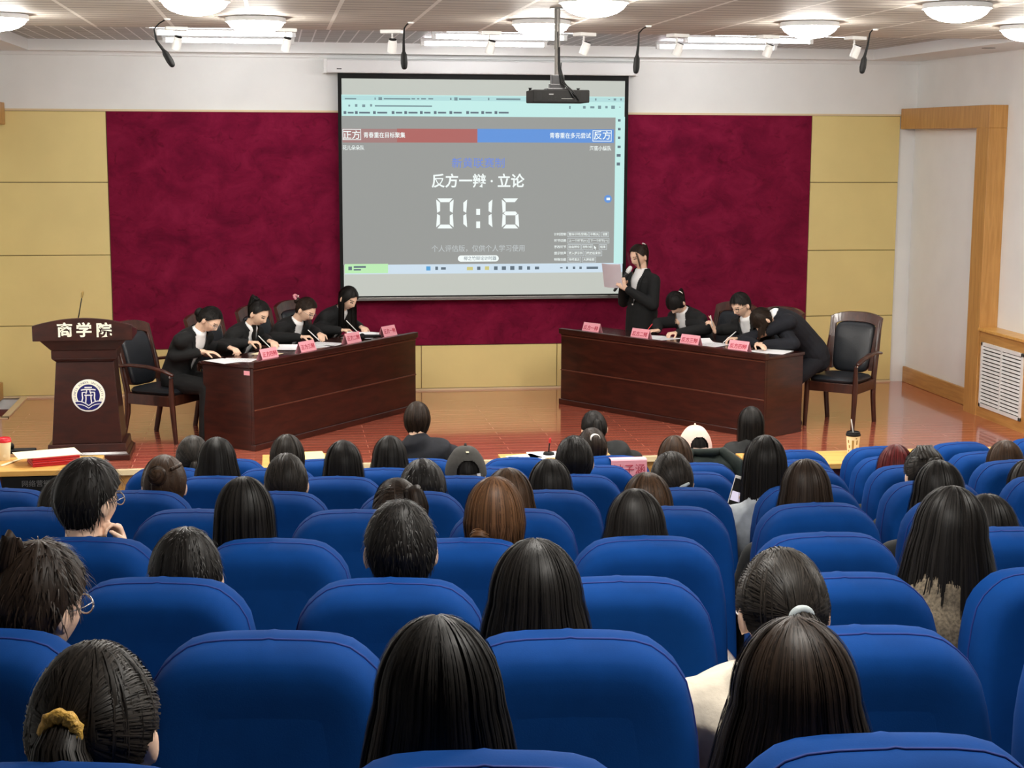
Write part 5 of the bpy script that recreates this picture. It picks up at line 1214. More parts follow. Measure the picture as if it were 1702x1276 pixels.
def h_speaker(T, p):
    h = Hair(T, p, 'dark', _rn(9), 0.6); h.dome('up'); tie = sk(0.0, math.radians(38)); h.gather(tie, 700); h.tail(tie, 0.045, 0.3, 0.026, 200, lift=0.0); clip(h, tie+V(0, -.012, .01), 0.022, 'white_clip', tilt=1.2)
    for s in (-1, 1):
        for k in range(9):
            r = h.rnd; a = V(s*(0.055+r.uniform(0, .02)), 0.075+r.uniform(-.015, .01), 0.06+r.uniform(0, .02)); P = [h.W(a+V(s*.012*math.sin(q*2.2), -.004*q, -.19*q*r.uniform(.92, 1.0))) for q in np.linspace(0, 1, 8)]; h.ribbon(P, [p.Hm@V(s*.5, .8, 0)]*8, 0.0016)
    return h
WR = dict(curl=0.75, thumb=0.7); FL = dict(curl=0.3)
# left desk
TA, p = debater('person in a black suit bent over a white sheet, nearest the podium', DL, 0.17, 0.95, (0.17, 0.62, 1.1), yaw=0.25, pitch=0.72,
    elbows=((-0.02, 0.88, 0.78), (0.54, 0.86, 0.79)), wrists=((0.12, 0.66, 0.815), (0.43, 0.62, 0.82)), hdirs=((0.5, -0.85, -0.06, 0), (-0.2, -0.9, -0.1, 0)), handkw=dict(L=FL, R=dict(curl=0.9)), hairfn=h_lowbun, gl='lens', w0=0.075)
TB, p = debater('person in a black suit with a high ponytail, second from the podium', DL, 0.88, 0.95, (0.9, 0.66, 1.085), yaw=0.05, pitch=0.5,
    elbows=((0.6, 0.88, 0.8), (1.2, 0.84, 0.8)), wrists=((0.74, 0.66, 0.83), (1.0, 0.62, 0.82)), hdirs=((0.45, -0.85, 0.05, 0), (-0.45, -0.85, -0.05, 0)), handkw=dict(L=WR, R=dict(curl=0.65)), hairfn=h_highpony)
pen(DL(0.85, 0.47, DESK_H+0.012), DL(0.77, 0.56, DESK_H+0.14), 'white pen held by the sitter with the high ponytail')
TC, p = debater('person in a black suit and clear glasses, writing, third from the podium', DL, 1.58, 0.93, (1.58, 0.63, 1.06), yaw=0.12, pitch=0.62,
    elbows=((1.28, 0.82, 0.8), (1.88, 0.8, 0.82)), wrists=((1.42, 0.58, 0.815), (1.7, 0.56, 0.815)), hdirs=((0.6, -0.8, 0.05, 0), (-0.7, -0.7, 0, 0)), handkw=dict(L=WR, R=dict(curl=0.6)), hairfn=h_clawbun, gl='lens')
pen(DL(1.53, 0.42, DESK_H+0.012), DL(1.44, 0.5, DESK_H+0.13), 'white pen in the hand of the sitter with clear glasses')
TD, p = debater('person in a black suit with long loose hair, writing beside the screen corner', DL, 2.25, 0.95, (2.29, 0.64, 1.11), yaw=-0.12, pitch=0.5,
    elbows=((1.95, 0.8, 0.82), (2.57, 0.82, 0.82)), wrists=((2.1, 0.6, 0.81), (2.42, 0.58, 0.81)), hdirs=((0.75, -0.65, 0.0, 0), (-0.6, -0.8, 0, 0)), handkw=dict(L=WR, R=dict(curl=0.6)), hairfn=h_straight)
pen(DL(2.24, 0.47, DESK_H+0.012), DL(2.13, 0.55, DESK_H+0.15), 'white pen in the hand of the sitter with long loose hair')
# right desk
TE, p = debater('person in a black suit with head bowed low, first sitter beside the speaker', DR, 1.6, 0.95, (1.63, 0.63, 1.08), yaw=-0.1, pitch=0.85,
    elbows=((1.95, 0.72, 0.84), (1.3, 0.74, 0.84)), wrists=((1.75, 0.5, 0.8), (1.5, 0.5, 0.8)), hdirs=((0.1, -0.95, 0.05, 0), (0.15, -0.95, 0, 0)), handkw=dict(L=FL, R=WR), hairfn=h_lowpony_white)
TF, p = debater('person in a black suit and dark glasses holding two pens, middle of the right desk', DR, 0.8, 1.02, (0.83, 0.66, 1.12), yaw=0.12, pitch=0.5,
    elbows=((1.15, 0.78, 0.84), (0.58, 0.76, 0.85)), wrists=((1.14, 0.66, 0.84), (0.74, 0.52, 0.81)), hdirs=((0.2, -0.35, 0.85, 0.8), (0.5, -0.8, 0.1, 0)), handkw=dict(L=dict(curls=[0.1, 0.9, 1.0, 1.0], thumb=0.7), R=WR), hairfn=h_boy, gl='frame_dark')
pen(DR(1.12, 0.6, 0.88), DR(1.11, 0.55, 1.0), 'white pen held upright in the raised hand behind the right desk')
pen(DR(0.82, 0.38, DESK_H+0.012), DR(0.72, 0.46, DESK_H+0.13), 'white pen between the two sitters at the near half of the right desk')
TG, p = debater('person in a navy suit bent over folded arms at the near desk end', DR, 0.2, 0.72, (0.44, 0.5, 1.02), yaw=0.45, pitch=0.95,
    elbows=((0.62, 0.45, 0.81), (0.1, 0.56, 0.82)), wrists=((0.4, 0.38, 0.805), (0.38, 0.46, 0.8)), hdirs=((-0.8, -0.3, 0, 0), (0.9, -0.1, 0, 0)), handkw=dict(L=FL, R=FL), suit='navy_suit', hairfn=h_shaggy, twist=0.45, pelt=0.2, pz=0.66, nz=1.06)
pen(DR(1.83, 0.4, DESK_H+0.02), DR(1.79, 0.46, DESK_H+0.11), 'red pen held by the sitter with the bowed head', 'red_lid')

# the standing speaker
def speaker():
    D = DR; base = D(2.3, 0.86, 0); f = nrm(V(-0.86, -0.5, 0)); T = thing('person', 'standing person in a long black coat reading from a sheet into a microphone', 'person', base)
    P = base+V(0, 0, 0.87); N = base+f*0.005+V(0, 0, 1.33); H = base+f*0.055+V(0, 0, 1.5)
    p = Pose(P, N, H, f, f, 0.3, 0.0, bend=0.015, k=0.97)
    p.elb['L'] = p.sh['L']+V(0, 0, -0.25)+f*0.05-p.r*0.05; p.elb['R'] = p.sh['R']+V(0, 0, -0.25)+f*0.06+p.r*0.05
    p.wr['R'] = N+f*0.27+V(0, 0, -0.19)+p.r*0.02; p.wr['L'] = N+f*0.26+V(0, 0, -0.23)-p.r*0.01
    # the person's left arm is the one nearer the camera
    A = {k: v.copy() for k, v in p.wr.items()}
    p.wr['L'] = N+f*0.25+V(0, 0, -0.15)-p.r*0.03; p.wr['R'] = N+f*0.22+V(0, 0, -0.14)+p.r*0.05
    p.hand['L'] = (f*0.8+V(0, 0, 0.6)+p.r*0.15, p.r-f*0.1, dict(curl=0.75, thumb=0.4)); p.hand['R'] = (f*0.25+V(0, 0, 0.9)-p.r*0.1, -p.r*0.6+f*0.6, dict(curl=1.05, thumb=0.8))
    for s, nm in ((-1, 'L'), (1, 'R')):
        p.knee[nm] = base+p.r*s*0.085+V(0, 0, 0.47)+f*0.02; p.ank[nm] = base+p.r*s*0.09+V(0, 0, 0.075)
    body_mesh('body', T, p, 0.0048); shirt(T, p, collar=False); suit_jacket(T, p, M['suit'], coat=True, hem=0.0, vbot=0.3, w0=0.075); trousers(T, p, M['suit']); shoes(T, p)
    q = MB(); q.tube([p.front(0.28, 0.012, 0.024), p.front(0.28, 0.012, 0.03)], [0.011, 0.011], 12, rnd=False); q.build('button', M['white_clip'], T, True)
    h_speaker(T, p).done()
    # sheet of paper in the left hand, microphone in the right
    hl = p.wr['L']+nrm(p.hand['L'][0])*0.085
    c = at_y(1014, 452, hl[1]-0.0); ex = nrm(V(0.74, -0.62, 0)); up = nrm(V(-0.36, 0.0, 0.93)); up = nrm(up-(up@ex)*ex)
    S = thing('paper_sheet', 'grey-white sheet held up in front of the standing speaker', 'paper', c); q = MB(); w, h = 0.215, 0.255; vs = []
    c = hl+up*0.085-ex*0.085
    for j in range(9):
        for i in range(7):
            u, v = i/6-0.5, j/8-0.5; bow = 0.018*(1-4*u*u); vs.append(c+ex*u*w+up*v*h+np.cross(ex, up)*bow)
    fs = [(j*7+i, j*7+i+1, j*7+i+8, j*7+i+7) for j in range(8) for i in range(6)]
    n2 = len(vs); th = np.cross(ex, up)*0.001; vs2 = vs+[a-th for a in vs]; fs2 = fs+[tuple(n2+k for k in reversed(fc)) for fc in fs]; q.add(vs2, fs2); q.build('page', M['paper_grey'], S, True, fix=False)
    m0 = p.wr['R']+nrm(p.hand['R'][0])*0.05+f*0.03; m1 = H+p.Hm@V(0.0, 0.145, -0.075)
    K = thing('handheld_microphone', 'white-headed microphone held at the mouth of the standing speaker', 'microphone', m0); d = nrm(m1-m0)
    MB().tube([m0-d*0.1, m1-d*0.05], [0.0145, 0.019], 14).build('handle', M['black_metal'], K, True); MB().tube([m1-d*0.055, m1-d*0.03, m1], [0.021, 0.026, 0.023], 16).build('mic_head', M['white'], K, True)
speaker()
# ------------------------------------------------------------------ blue auditorium seats
OUT = [(0.25, -0.62), (0.248, -0.45), (0.242, -0.25), (0.238, -0.184), (0.229, -0.128), (0.217, -0.082), (0.198, -0.052), (0.176, -0.031), (0.15, -0.013), (0.12, -0.004), (0.08, 0.0), (0.04, 0.001), (0.012, 0.0015)]
def seat_proto():
    T = thing('auditorium_seat', '', 'seat', (0, 0, 0), 'blue covered auditorium seats')
    base = [V(x, SEAT_H+z) for x, z in OUT]; base += [V(0, SEAT_H+0.0035)]+[V(-x, SEAT_H+z) for x, z in OUT[::-1]]
    n = len(base); nor = []
    for i in range(n):
        t = nrm(base[min(i+1, n-1)]-base[max(i-1, 0)]); nor.append(V(-t[1], t[0]))
    def ring(ins, y, rake=0.1):
        R = []
        for b, q in zip(base, nor):
            x, z = b+q*ins
            if z < 0.46: z = 0.46
            R.append(V(x, y+0.0+(z-SEAT_H)*rake, z))
        return R
    prof = [(0.12, 0.12), (0.05, 0.115), (0.02, 0.104), (0.006, 0.088), (0.001, 0.07), (0.0, 0.05), (0.0012, 0.033), (0.0035, 0.022), (0.0035, 0.016), (0.0055, -0.004), (0.01, -0.024), (0.017, -0.041), (0.027, -0.053), (0.041, -0.06), (0.058, -0.0625), (0.085, -0.062), (0.12, -0.06)]
    R = [ring(a, b) for a, b in prof]; q = MB(); q.rings(R, False, closed=False)
    for r in (R[0], R[-1]): q.add(r, [tuple(range(n))])
    o = q.build('backrest', M['seat'], T, True); o.data.set_sharp_from_angle(angle=1.1)
    P = ring(0.0028, 0.019)[1:-1]
    MB().tube(P, [0.0026]*len(P), 6, rnd=False).build('piping', M['seam'], o, True)
    q = MB(); RR = []
    for ins, z in ((0.03, 0.33), (0.0, 0.35), (0.0, 0.42), (0.02, 0.455), (0.08, 0.47)):
        RR.append([V((0.23-ins)*abs(math.cos(a))**0.4*np.sign(math.cos(a)), 0.31+(0.24-ins)*abs(math.sin(a))**0.4*np.sign(math.sin(a)), z) for a in (2*math.pi*i/32 for i in range(32))])
    q.rings(RR); q.build('seat_cushion', M['seat'], T, True)
    for s in (-1, 1):
        q = MB(); q.bbox((s*0.252-0.015, 0.05, 0.6), (s*0.252+0.015, 0.42, 0.635)); q.build('armrest', M['chair_wood'], T, bevel=0.008)
        q = MB(); q.bbox((s*0.252-0.012, 0.07, 0.0), (s*0.252+0.012, 0.3, 0.6)); q.build('side_panel', M['charcoal'], T, bevel=0.004, seg=1)
    return T
PITCH_X = 0.55
ROWS = 'RABCDEFGH'
ROWNAME = ['nearest row', 'second row', 'third row', 'fourth row', 'fifth row', 'sixth row', 'seventh row', 'eighth row', 'front row']
def seat_x(k, j): return PITCH_X*j+(-0.03 if k % 2 == 1 else 0.25)
SEATS = {}
_sp = seat_proto(); _first = True
SKIP = {(6, -2), (6, -3), (7, -2), (8, -2), (8, -3)}
for k in range(9):
    y = ROW_Y[k]; lo, hi = -0.175*y-0.38, 0.503*y+0.33
    js = [j for j in range(-6, 12) if lo < seat_x(k, j) < hi and (k, j) not in SKIP and not (k == 8 and j < -1)]
    for c, j in enumerate(js):
        r = _sp if _first else dup_deep(_sp) if False else None
        if _first: r = _sp; _first = False
        else:
            r = _sp.copy(); COL.objects.link(r)
            for ch in list(_sp.children):
                a = ch.copy(); COL.objects.link(a); a.parent = r
                for g in list(ch.children):
                    b = g.copy(); COL.objects.link(b); b.parent = a
        x = seat_x(k, j); r.location = (x, row_y(k, x)-0.075, ROW_Z[k]); r.rotation_euler = (0, 0, math.atan(0.068*(x-2.07))); SEATS[(k, j)] = r
        r['label'] = 'blue covered auditorium seat, %s in the %s' % (('first from the left', 'second from the left', 'third from the left', 'fourth from the left', 'fifth from the left', 'sixth from the left', 'seventh from the left', 'eighth from the left', 'ninth from the left', 'tenth from the left', 'eleventh from the left', 'twelfth from the left')[c], ROWNAME[k] if k in (0, 8) else ROWNAME[k]+' from the camera')

# ------------------------------------------------------------------ the audience
def near(k): return (1.5, 1.5, 1.2, 1.0, 0.8, 0.7, 0.6, 0.5, 0.5, 0.5)[k]
def sitter(label, k, px, top, style, col='black', yaw=0.0, pitch=0.12, cloth_m='coat_dark', dy=0.17, j=None, hood=False, y=None, floor=None, sx_off=0.0, ndz=0.0, roll=0.0, hand_pose=None, lean=0.0, gl=None, size=1.0, seatx=None):
    Y = y if y is not None else row_y(k, at_y(px, top, row_y(k, at_y(px, top, ROW_Y[k])[0]))[0])+dy; fl = floor if floor is not None else ROW_Z[k]
    w = at_y(px, top, Y); Hm = head_frame((math.sin(yaw), math.cos(yaw)), pitch, roll)
    H = w-V(0, 0, 0.123*math.cos(pitch)+0.03*abs(math.sin(pitch)))
    js = [seat_x(k, q) for q in range(-6, 12)]; sx = seatx if seatx is not None else min(js, key=lambda q: abs(q-H[0])) if y is None else H[0]
    T = thing('person', label, 'person', (sx, Y, fl))
    sx = sx*0.45+H[0]*0.55+sx_off
    P = V(sx, Y+0.13, fl+0.55); N = H-Hm@V(0, 0.02, 0.115)-V(0, 0.02, 0.055); N[1] -= lean; N[2] += ndz
    if N[2]-P[2] < 0.42: P = P-V(0, 0, 0.0)
    p = Pose(P, N, H, V(0.15*math.sin(yaw), 1, 0), (math.sin(yaw), math.cos(yaw)), pitch, roll, bend=0.03, k=size)
    for s, nm in ((-1, 'L'), (1, 'R')):
        p.elb[nm] = p.sh[nm]+V(s*0.05, 0.08, -0.25); p.wr[nm] = V(p.N[0]+s*0.08, p.elb[nm][1]+0.2, max(p.elb[nm][2]-0.03, fl+0.64)); p.hand[nm] = (V(-s*0.5, 0.8, -0.1), V(0, 0, -1), dict(curl=0.6))
    if hand_pose: hand_pose(p)
    p.ear = 0.072 if getattr(style, 'covers', False) else 0.083
    limbs_default(p, floor=fl, knee_f=0.4)
    fine = hand_pose is not None
    body_mesh('body', T, p, 0.006 if fine else 0.009 if k < 3 else 0.011, fingers=fine or k < 3)
    pullover(T, p, M[cloth_m], 0.01 if k < 3 else 0.013, hood); trousers(T, p, M['denim'], 0.016); shoes(T, p)
    h = Hair(T, p, col, random.Random(hash(label) % 1000 if False else sum(map(ord, label))), near(k))
    style(h); h.done()
    if gl: glasses(T, p, M[gl])
    return T, p
def covers(f): f.covers = True; return f                # hair that hides the ears
def S_long(L=0.34, fl=0.04, amax=124, jag=0.08, tuck=0.0, cnt=620): return covers(lambda h: h.long(L, fl, tuck, amax, cnt, jag))
def S_bob(L=0.13, fl=0.012, tuck=0.02, cnt=560): return covers(lambda h: h.long(L, fl, tuck, 128, cnt, 0.06))
def S_crop(h): h.dome('short', 0.003); h.strands('short', 600); h.spikes('short', 1300, 0.026, 0.3)
def S_mop(h): h.dome('short', 0.008); h.strands('short', 700); h.spikes('short', 1100, 0.045, 0.3)
def S_pony(el, az=0.0, out=0.05, L=0.26, r=0.028, tie=None, tr=0.02, lift=0.01, sway=0.0, lump=0.0):
    def f(h):
        h.dome('up'); t = sk(math.radians(az), math.radians(el)); h.gather(t, 900); h.strands('up', 250); h.tail(t, out, L, r, 220, sway, lift)
        if tie: torus(h.W(t)+h.p.Hm@nrm(t)*0.012, h.p.Hm@nrm(t)-V(0, 0, .3), tr, tr*0.5, M[tie], 'hair_tie', h.T, lump=lump)
    return f
def S_bun(el, az=0.0, r=0.042, c=None, cm='gold_clip', braid=False):
    def f(h):
        h.dome('up', 0.004 if braid else 0.0); t = sk(math.radians(az), math.radians(el)); h.gather(t, 900); h.strands('up', 300); h.bun(t, r, 220)
        if braid:
            P = [h.W(sk(a, math.radians(28+14*math.sin(a)), 0.001)) for a in np.linspace(0.5, 2.4, 16)]
            for i, c_ in enumerate(P): h.mb.sphere(c_, (0.009, 0.012, 0.009), None, 10, 7)
        if c: clip(h, sk(math.radians(c[0]), math.radians(c[1]), 0.004), c[2], cm)
    return f
def S_cap(mat, patch=None, L=0.0, under='short'):
    def f(h):
        if L: h.long(L, 0.02, 0.0, 118, 360)
        else: h.dome(under); h.strands(under, 500)
        cap_part(h, mat, patch)
    return f
def S_half(h):
    h.dome('short', 0.006); h.strands('short', 900); t = sk(0.0, math.radians(62)); h.gather(t, 500); h.tail(t, 0.03, 0.09, 0.018, 150, 0.02, 0.03); h.spikes('short', 900, 0.04, 0.35)
def S_rows(h):
    S_bun(18, 0, 0.035, (10, 20, 0.018), 'white_clip')(h)
    for q in range(7):
        a = -0.9+q*0.3; h.mb.tube([h.W(sk(math.pi*0.98*(1 if a > 0 else -1)*0.9+a*0.2, math.radians(42), 0.002)), h.W(sk(a*1.6, math.radians(72), 0.006)), h.W(sk(a*0.7, math.radians(34), 0.004))], [0.006, 0.008, 0.006], 8)

def chin_hand(p):
    p.elb['R'] = p.sh['R']+V(0.08, 0.16, -0.2); t = p.H+p.Hm@V(0.05, 0.1, -0.085); p.wr['R'] = t+V(0.0, -0.03, -0.085); p.hand['R'] = (V(-0.25, 0.1, 0.95), V(-0.8, -0.4, 0.1), dict(curl=1.15, thumb=0.6))
def phone_hand(p):
    p.elb['L'] = p.sh['L']+V(-0.03, 0.1, -0.24); p.wr['L'] = at_y(1231, 852, 6.66); p.elb['L'] = p.wr['L']+V(0.0, -0.1, -0.2); p.hand['L'] = (V(-0.05, 0.15, 0.95), V(0.6, -0.7, 0.1), dict(curl=0.9, thumb=0.7))

sitter('person seen from behind with a low ponytail in a gold scrunchie, bottom left corner', 0, 152, 1075, S_pony(10, -3, 0.03, 0.24, 0.04, 'scrunchie', 0.021, -0.02, sway=-0.03, lump=0.2), 'soft', yaw=0.22, pitch=0.16)
sitter('person with long loose black hair in the row nearest the camera, middle', 0, 728, 1030, S_long(0.3, 0.045), 'black')
sitter('person with long loose brown-black hair in the row nearest the camera, at the right', 0, 1325, 1033, S_long(0.4, 0.075), 'dark', cloth_m='coat_dark')
sitter('person in glasses with tousled half-tied short hair, at the left edge of the second row', 1, 58, 905, S_half, 'dark', yaw=0.7, pitch=0.1, gl='lens')
sitter('person with long black hair centred in the second row, before the cropped head', 1, 890, 900, S_long(0.3, 0.05), 'black')
sitter('person in a cream hoodie with a ponytail in a grey tie', 1, 1303, 915, S_pony(-6, 0, 0.05, 0.3, 0.05, 'hair_tie', 0.018, -0.03), 'soft', cloth_m='hoodie', hood=True, pitch=0.28, seatx=1.0, sx_off=-0.04, ndz=0.05, size=1.15)
sitter('person with short flat dark hair at the left of the third row', 2, 307, 880, S_crop, 'black', pitch=0.2)
sitter('person with a cropped round head and both ears showing', 2, 665, 835, S_crop, 'black', pitch=0.05)
sitter('person in a tweed coat with very long black hair at the right', 2, 1580, 811, S_long(0.44, 0.07, jag=0.3), 'black', cloth_m='tweed', roll=-0.12, seatx=1.7, sx_off=-0.05, ndz=0.03, size=1.1)
sitter('person in thin glasses resting the chin on a fist, at the left', 3, 145, 765, S_mop, 'black', yaw=0.75, pitch=0.05, hand_pose=chin_hand, gl='lens')
sitter('person with a straight black bob in the fourth row, left of the cropped head', 3, 405, 795, S_bob(0.24, 0.012, 0.0), 'black')
sitter('person with light brown hair knotted low on the neck', 3, 822, 795, covers(lambda h: (h.long(0.1, 0.012, 0.02, 116, 700), h.bun(sk(math.radians(-38), math.radians(-22), 0.0), 0.036, 160))), 'brown', pitch=0.05)
sitter('person with black shoulder-length hair right of the light brown knot', 3, 1057, 815, S_long(0.28, 0.05), 'black')
sitter('person with dark hair half hidden behind the very long black hair', 3, 1644, 823, S_bob(0.14), 'black')
sitter('person almost hidden behind the thin-glasses sitter, only an edge of dark hair showing', 4, 104, 793, S_bob(0.14), 'soft')
sitter('person with a brown ponytail hanging from the back of the head in the fifth row', 4, 660, 797, S_pony(35, 10, 0.05, 0.2, 0.036, None), 'dark', yaw=-0.35, pitch=0.15)
sitter('person with dark brown hair mostly hidden behind the light brown knot', 4, 845, 780, S_long(0.26, 0.04), 'chestnut')
sitter('person with reddish brown long hair in the fifth row', 4, 1076, 787, S_long(0.28, 0.05), 'chestnut')
sitter('person with straight dark hair in the fifth row, right of the white phone', 4, 1340, 765, S_long(0.26, 0.035), 'dark')
sitter('person with long dark hair just in front of the very long black hair', 4, 1562, 767, S_long(0.34, 0.04), 'black')
sitter('person with a braided bun in the sixth row, right of the thin-glasses sitter', 5, 272, 758, S_bun(20, -12, 0.04, braid=True), 'chestnut', cloth_m='lilac')
sitter('person with a low dark bun and a gold flower clip', 5, 475, 755, S_bun(-30, 0, 0.034, (-8, -16, 0.018), 'gold_clip'), 'soft', pitch=0.1)
sitter('person with short black hair and a pale yellow collar, head bent', 5, 703, 766, S_mop, 'black', pitch=0.35, cloth_m='coat_dark')
sitter('person with a black bob in the sixth row, right of the dark brown hair', 5, 914, 764, S_bob(0.2, 0.03, 0.0), 'black')
sitter('person with dark hair pinned by a small silver clip', 5, 1117, 752, S_bun(-26, 10, 0.036, (16, -4, 0.02), 'hair_tie'), 'soft', pitch=0.12)
TPH, PPH = sitter('person with long black hair in a grey top holding a phone', 5, 1272, 725, S_long(0.44, 0.02), 'black', cloth_m='grey_top', hand_pose=phone_hand, roll=-0.05)
sitter('person with tightly combed striped rows of dark hair and a white clip, at the right', 5, 1539, 743, S_rows, 'soft', pitch=0.2)
sitter('person with dark hair cut by the right edge in the sixth row', 5, 1712, 765, S_bob(0.16), 'soft')
sitter('person with long dark hair in the seventh row, before the podium-side desk end', 6, 360, 728, S_long(0.26, 0.045), 'black')
sitter('person with smooth straight black hair in the seventh row, centre left', 6, 570, 733, S_long(0.26, 0.025), 'black')
sitter('person in a charcoal baseball cap with a small white strap patch', 6, 774, 746, S_cap(M['cap_grey'], ((28, 2, 0.018, M['white']), (0, 52, 0.014, M['cream']))), 'black')
sitter('person with a round dark head of hair and a white tie at the nape', 6, 955, 725, S_pony(-38, -6, 0.02, 0.12, 0.03, 'white_clip', 0.016, -0.02), 'black')
sitter('person with dyed red hair in the seventh row, right block', 6, 1490, 740, S_bob(0.15, 0.02), 'red', yaw=0.3)
sitter('person with a brown bob in the seventh row, at the right edge', 6, 1672, 733, S_bob(0.13, 0.02), 'chestnut', yaw=0.2)
sitter('person in a lilac top with tied dark hair in the eighth row, left', 7, 320, 725, S_pony(-12, 8, 0.04, 0.2, 0.026, 'black', 0.016), 'soft', cloth_m='lilac')
sitter('person with short rounded dark hair in the eighth row, behind the gold flower clip', 7, 477, 723, S_bob(0.1, 0.0, 0.015), 'soft')
sitter('person with long dark hair in the eighth row, below the bobbed dark suit', 7, 648, 725, S_long(0.26, 0.035), 'black')
sitter('person with a brown bob in the eighth row, beside the pink cap', 7, 1122, 725, S_bob(0.14, 0.02), 'chestnut')
sitter('person with a short ponytail in a white claw clip in the front row', 8, 984, 712, S_pony(30, 0, 0.04, 0.14, 0.026, 'white_clip', 0.02), 'dark')
sitter('person in a pale pink baseball cap worn with the strap to the back', 8, 1156, 711, S_cap(M['cap_pink']), 'black', cloth_m='coat_green')
# three people beyond the long table, on stools
def stool(px, label):
    x = px; T = thing('stool', label, 'stool', (x[0], x[1], -0.25), 'stools beyond the front table'); z = 0.2
    q = MB(); q.lathe([(0, z-0.045), (0.17, z-0.045), (0.18, z-0.03), (0.18, z-0.01), (0.165, z), (0, z)], 28, (x[0], x[1], 0)); q.build('seat', M['black'], T, True, angle=0.6)
    for a in (0.8, 2.37, 3.94, 5.5):
        q = MB(); q.tube([V(x[0]+.12*math.cos(a), x[1]+.12*math.sin(a), z-0.04), V(x[0]+.16*math.cos(a), x[1]+.16*math.sin(a), -0.25)], [0.013, 0.011], 10, rnd=False); q.build('leg', M['steel'], T, True, angle=0.6)
for lb, px, top, st, col, cm, kw in (
        ('person in a dark suit with a short bob beyond the front table, facing the stage', 693, 668, S_bob(0.1, 0.0, 0.03), 'dark', 'navy_suit', dict(yaw=0.2, sx_off=0.14, size=1.2)),
        ('person in a dark coat with gathered hair beyond the front table, leaning to the right', 988, 683, S_pony(20, 0, 0.04, 0.22, 0.032, 'hair_tie', 0.012), 'black', 'coat_dark', dict(roll=0.1, sx_off=0.22, size=1.2)),
        ('person with straight black hair beyond the front table, before the right desk', 1249, 676, S_long(0.3, 0.0, amax=120), 'black', 'coat_dark', dict(sx_off=-0.08, size=1.15))):
    T, p = sitter(lb, 8, px, top, st, col, cloth_m=cm, y=10.75, floor=-0.25, **kw)
    stool(V(p.P[0], p.P[1]), 'black stool under the person %s' % {693: 'with the short bob and dark suit', 988: 'in the dark coat leaning right', 1249: 'with straight hair before the right desk'}[px])
# a coat over a seat of the front row, and a reserved card hung on the next seat
def drape(k, j, u0, u1, d0, d1, mat, name, off=0.012, wob=0.0):
    x0 = seat_x(k, j); y0, z0 = row_y(k, x0)-0.075, ROW_Z[k]+SEAT_H; prof = [(0.13, -d0)]+[(0.128, -0.03), (0.11, -0.002), (0.07, 0.006), (0.03, 0.004), (-0.01, -0.003), (-0.045, -0.016), (-0.066, -0.035), (-0.076, -0.06)]+[(-0.077, -d1)]
    us = np.linspace(u0, u1, 15); R = []
    for u in us:
        dz = np.interp(abs(u), [0, .12, .176, .217, .238, .26], [0, -.004, -.031, -.082, -.16, -.3])
        R.append([V(x0+u*(1+0.02*math.sin(i)), y0+a+(math.copysign(off, a-0.03) if i in (0, 1, 8, 9) else 0)*1.0+wob*math.sin(u*40+i), z0+dz+b+off*0.9+wob*math.sin(u*23+i*1.3)) for i, (a, b) in enumerate(prof)])
    q = MB(); q.rings(R, False, closed=False); n = len(q.v); R2 = [[p_+V(0, 0.0, -0.004) for p_ in r] for r in R]; q.rings(R2, False, closed=False)
    return q, x0, y0, z0
q, x0, y0, z0 = drape(8, 4, -0.245, 0.245, 0.2, 0.42, None, '', 0.016, 0.006)
T = thing('draped_coat', 'dark green coat draped over a front-row seat beside the pink cap', 'coat', (x0, y0, z0-0.4)); q.build('coat_body', M['coat_green'], T, True, fix=False)
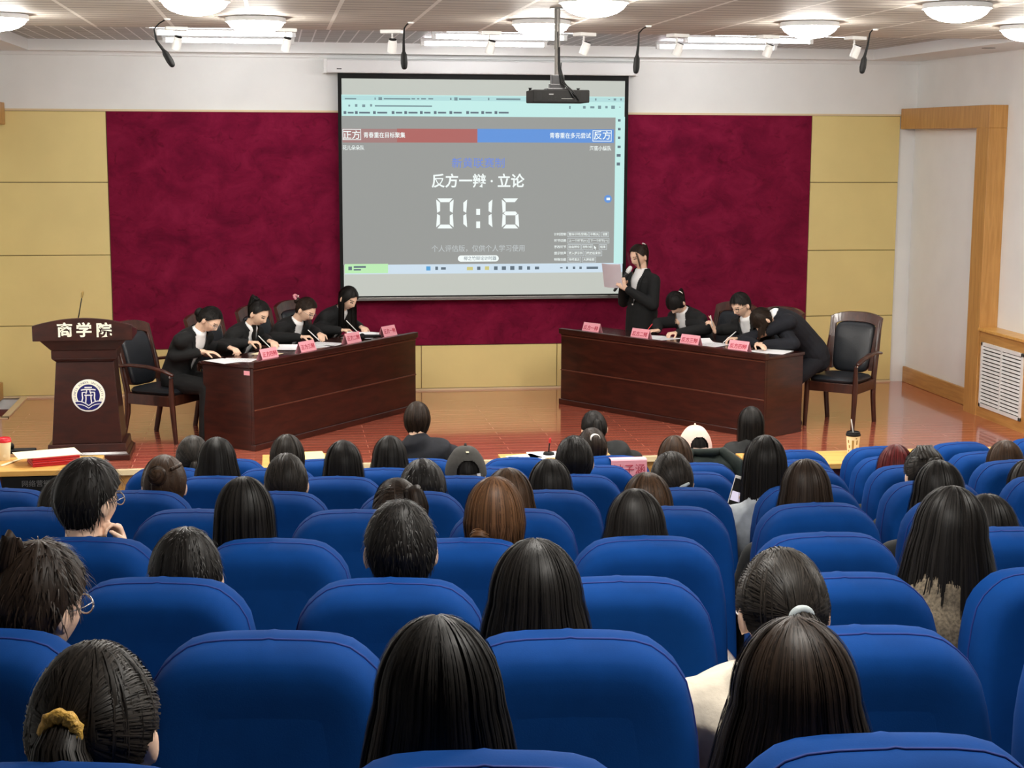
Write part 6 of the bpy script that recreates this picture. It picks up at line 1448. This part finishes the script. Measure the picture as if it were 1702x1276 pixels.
for s_ in (-1, 1):
    q = MB(); q.tube([V(x0+s_*0.1, y0-0.02, z0+0.02), V(x0+s_*0.19, y0-0.085, z0-0.06), V(x0+s_*0.22, y0-0.1, z0-0.22), V(x0+s_*0.2, y0-0.1, z0-0.38)], [0.03, 0.045, 0.042, 0.036], 12); q.build('sleeve', M['coat_green'], T, True)
q = MB(); q.tube([V(x0-0.1, y0+0.03, z0+0.02), V(x0-0.04, y0-0.04, z0+0.025), V(x0+0.04, y0-0.04, z0+0.025), V(x0+0.1, y0+0.03, z0+0.02)], [0.018, 0.024, 0.024, 0.018], 10); q.build('collar', M['coat_green'], T, True)
x0 = seat_x(8, 3); y0, z0 = row_y(8, x0)-0.075, ROW_Z[8]+SEAT_H; cx = at_y(1046, 768, y0-0.08)[0]-x0; wc = 0.105
T = thing('name_card', 'pink card with a name, hung over the back of a front-row seat', 'name card', (x0+cx, y0-0.07, z0-0.1))
prof = [(0.0, 0.002), (-0.045, 0.006), (-0.066, 0.003), (-0.074, -0.004), (-0.0805, -0.12)]
q = MB(); R = [[V(x0+cx+u, y0+a, z0+b) for a, b in prof] for u in (-wc, wc)]; R2 = [[p_+V(0, 0.0008, -0.0012) for p_ in r] for r in R]
q.rings(R, False, closed=False); q.rings(R2, False, closed=False); q.build('card_face', M['pink'], T, fix=False)
text('钟子涵', 0.062, V(x0+cx, y0-0.0795, z0-0.058), (1, 0, 0), nrm(V(0, 0.035, 1)), M['red_ink'], 'card_lettering', T, xs=1.05)
# the phone
w0_ = at_y(1229, 820, 6.62); nf = nrm(V(-0.25, -0.8, 0.55)); ux = nrm(np.cross(V(0, 0, 1), nf)); ux = nrm(ux+V(0, 0, -0.28)); uy = np.cross(nf, ux); Rm = np.stack([ux, uy, nf], 1)
T = thing('smartphone', 'white smartphone with a lit screen held by the person in the grey top', 'phone', w0_)
q = MB(); q.box(w0_, (0.078, 0.16, 0.008), Rm); q.build('phone_body', M['white'], T, bevel=0.003)
q = MB(); q.box(w0_+nf*0.0042, (0.07, 0.13, 0.0008), Rm); q.build('screen', M['black'], T)
q = MB(); q.box(w0_+nf*0.0048-uy*0.02, (0.064, 0.045, 0.0006), Rm); q.build('lit_window', glow('phone_light', srgb(225, 215, 235), 1.0, 0.0), T)
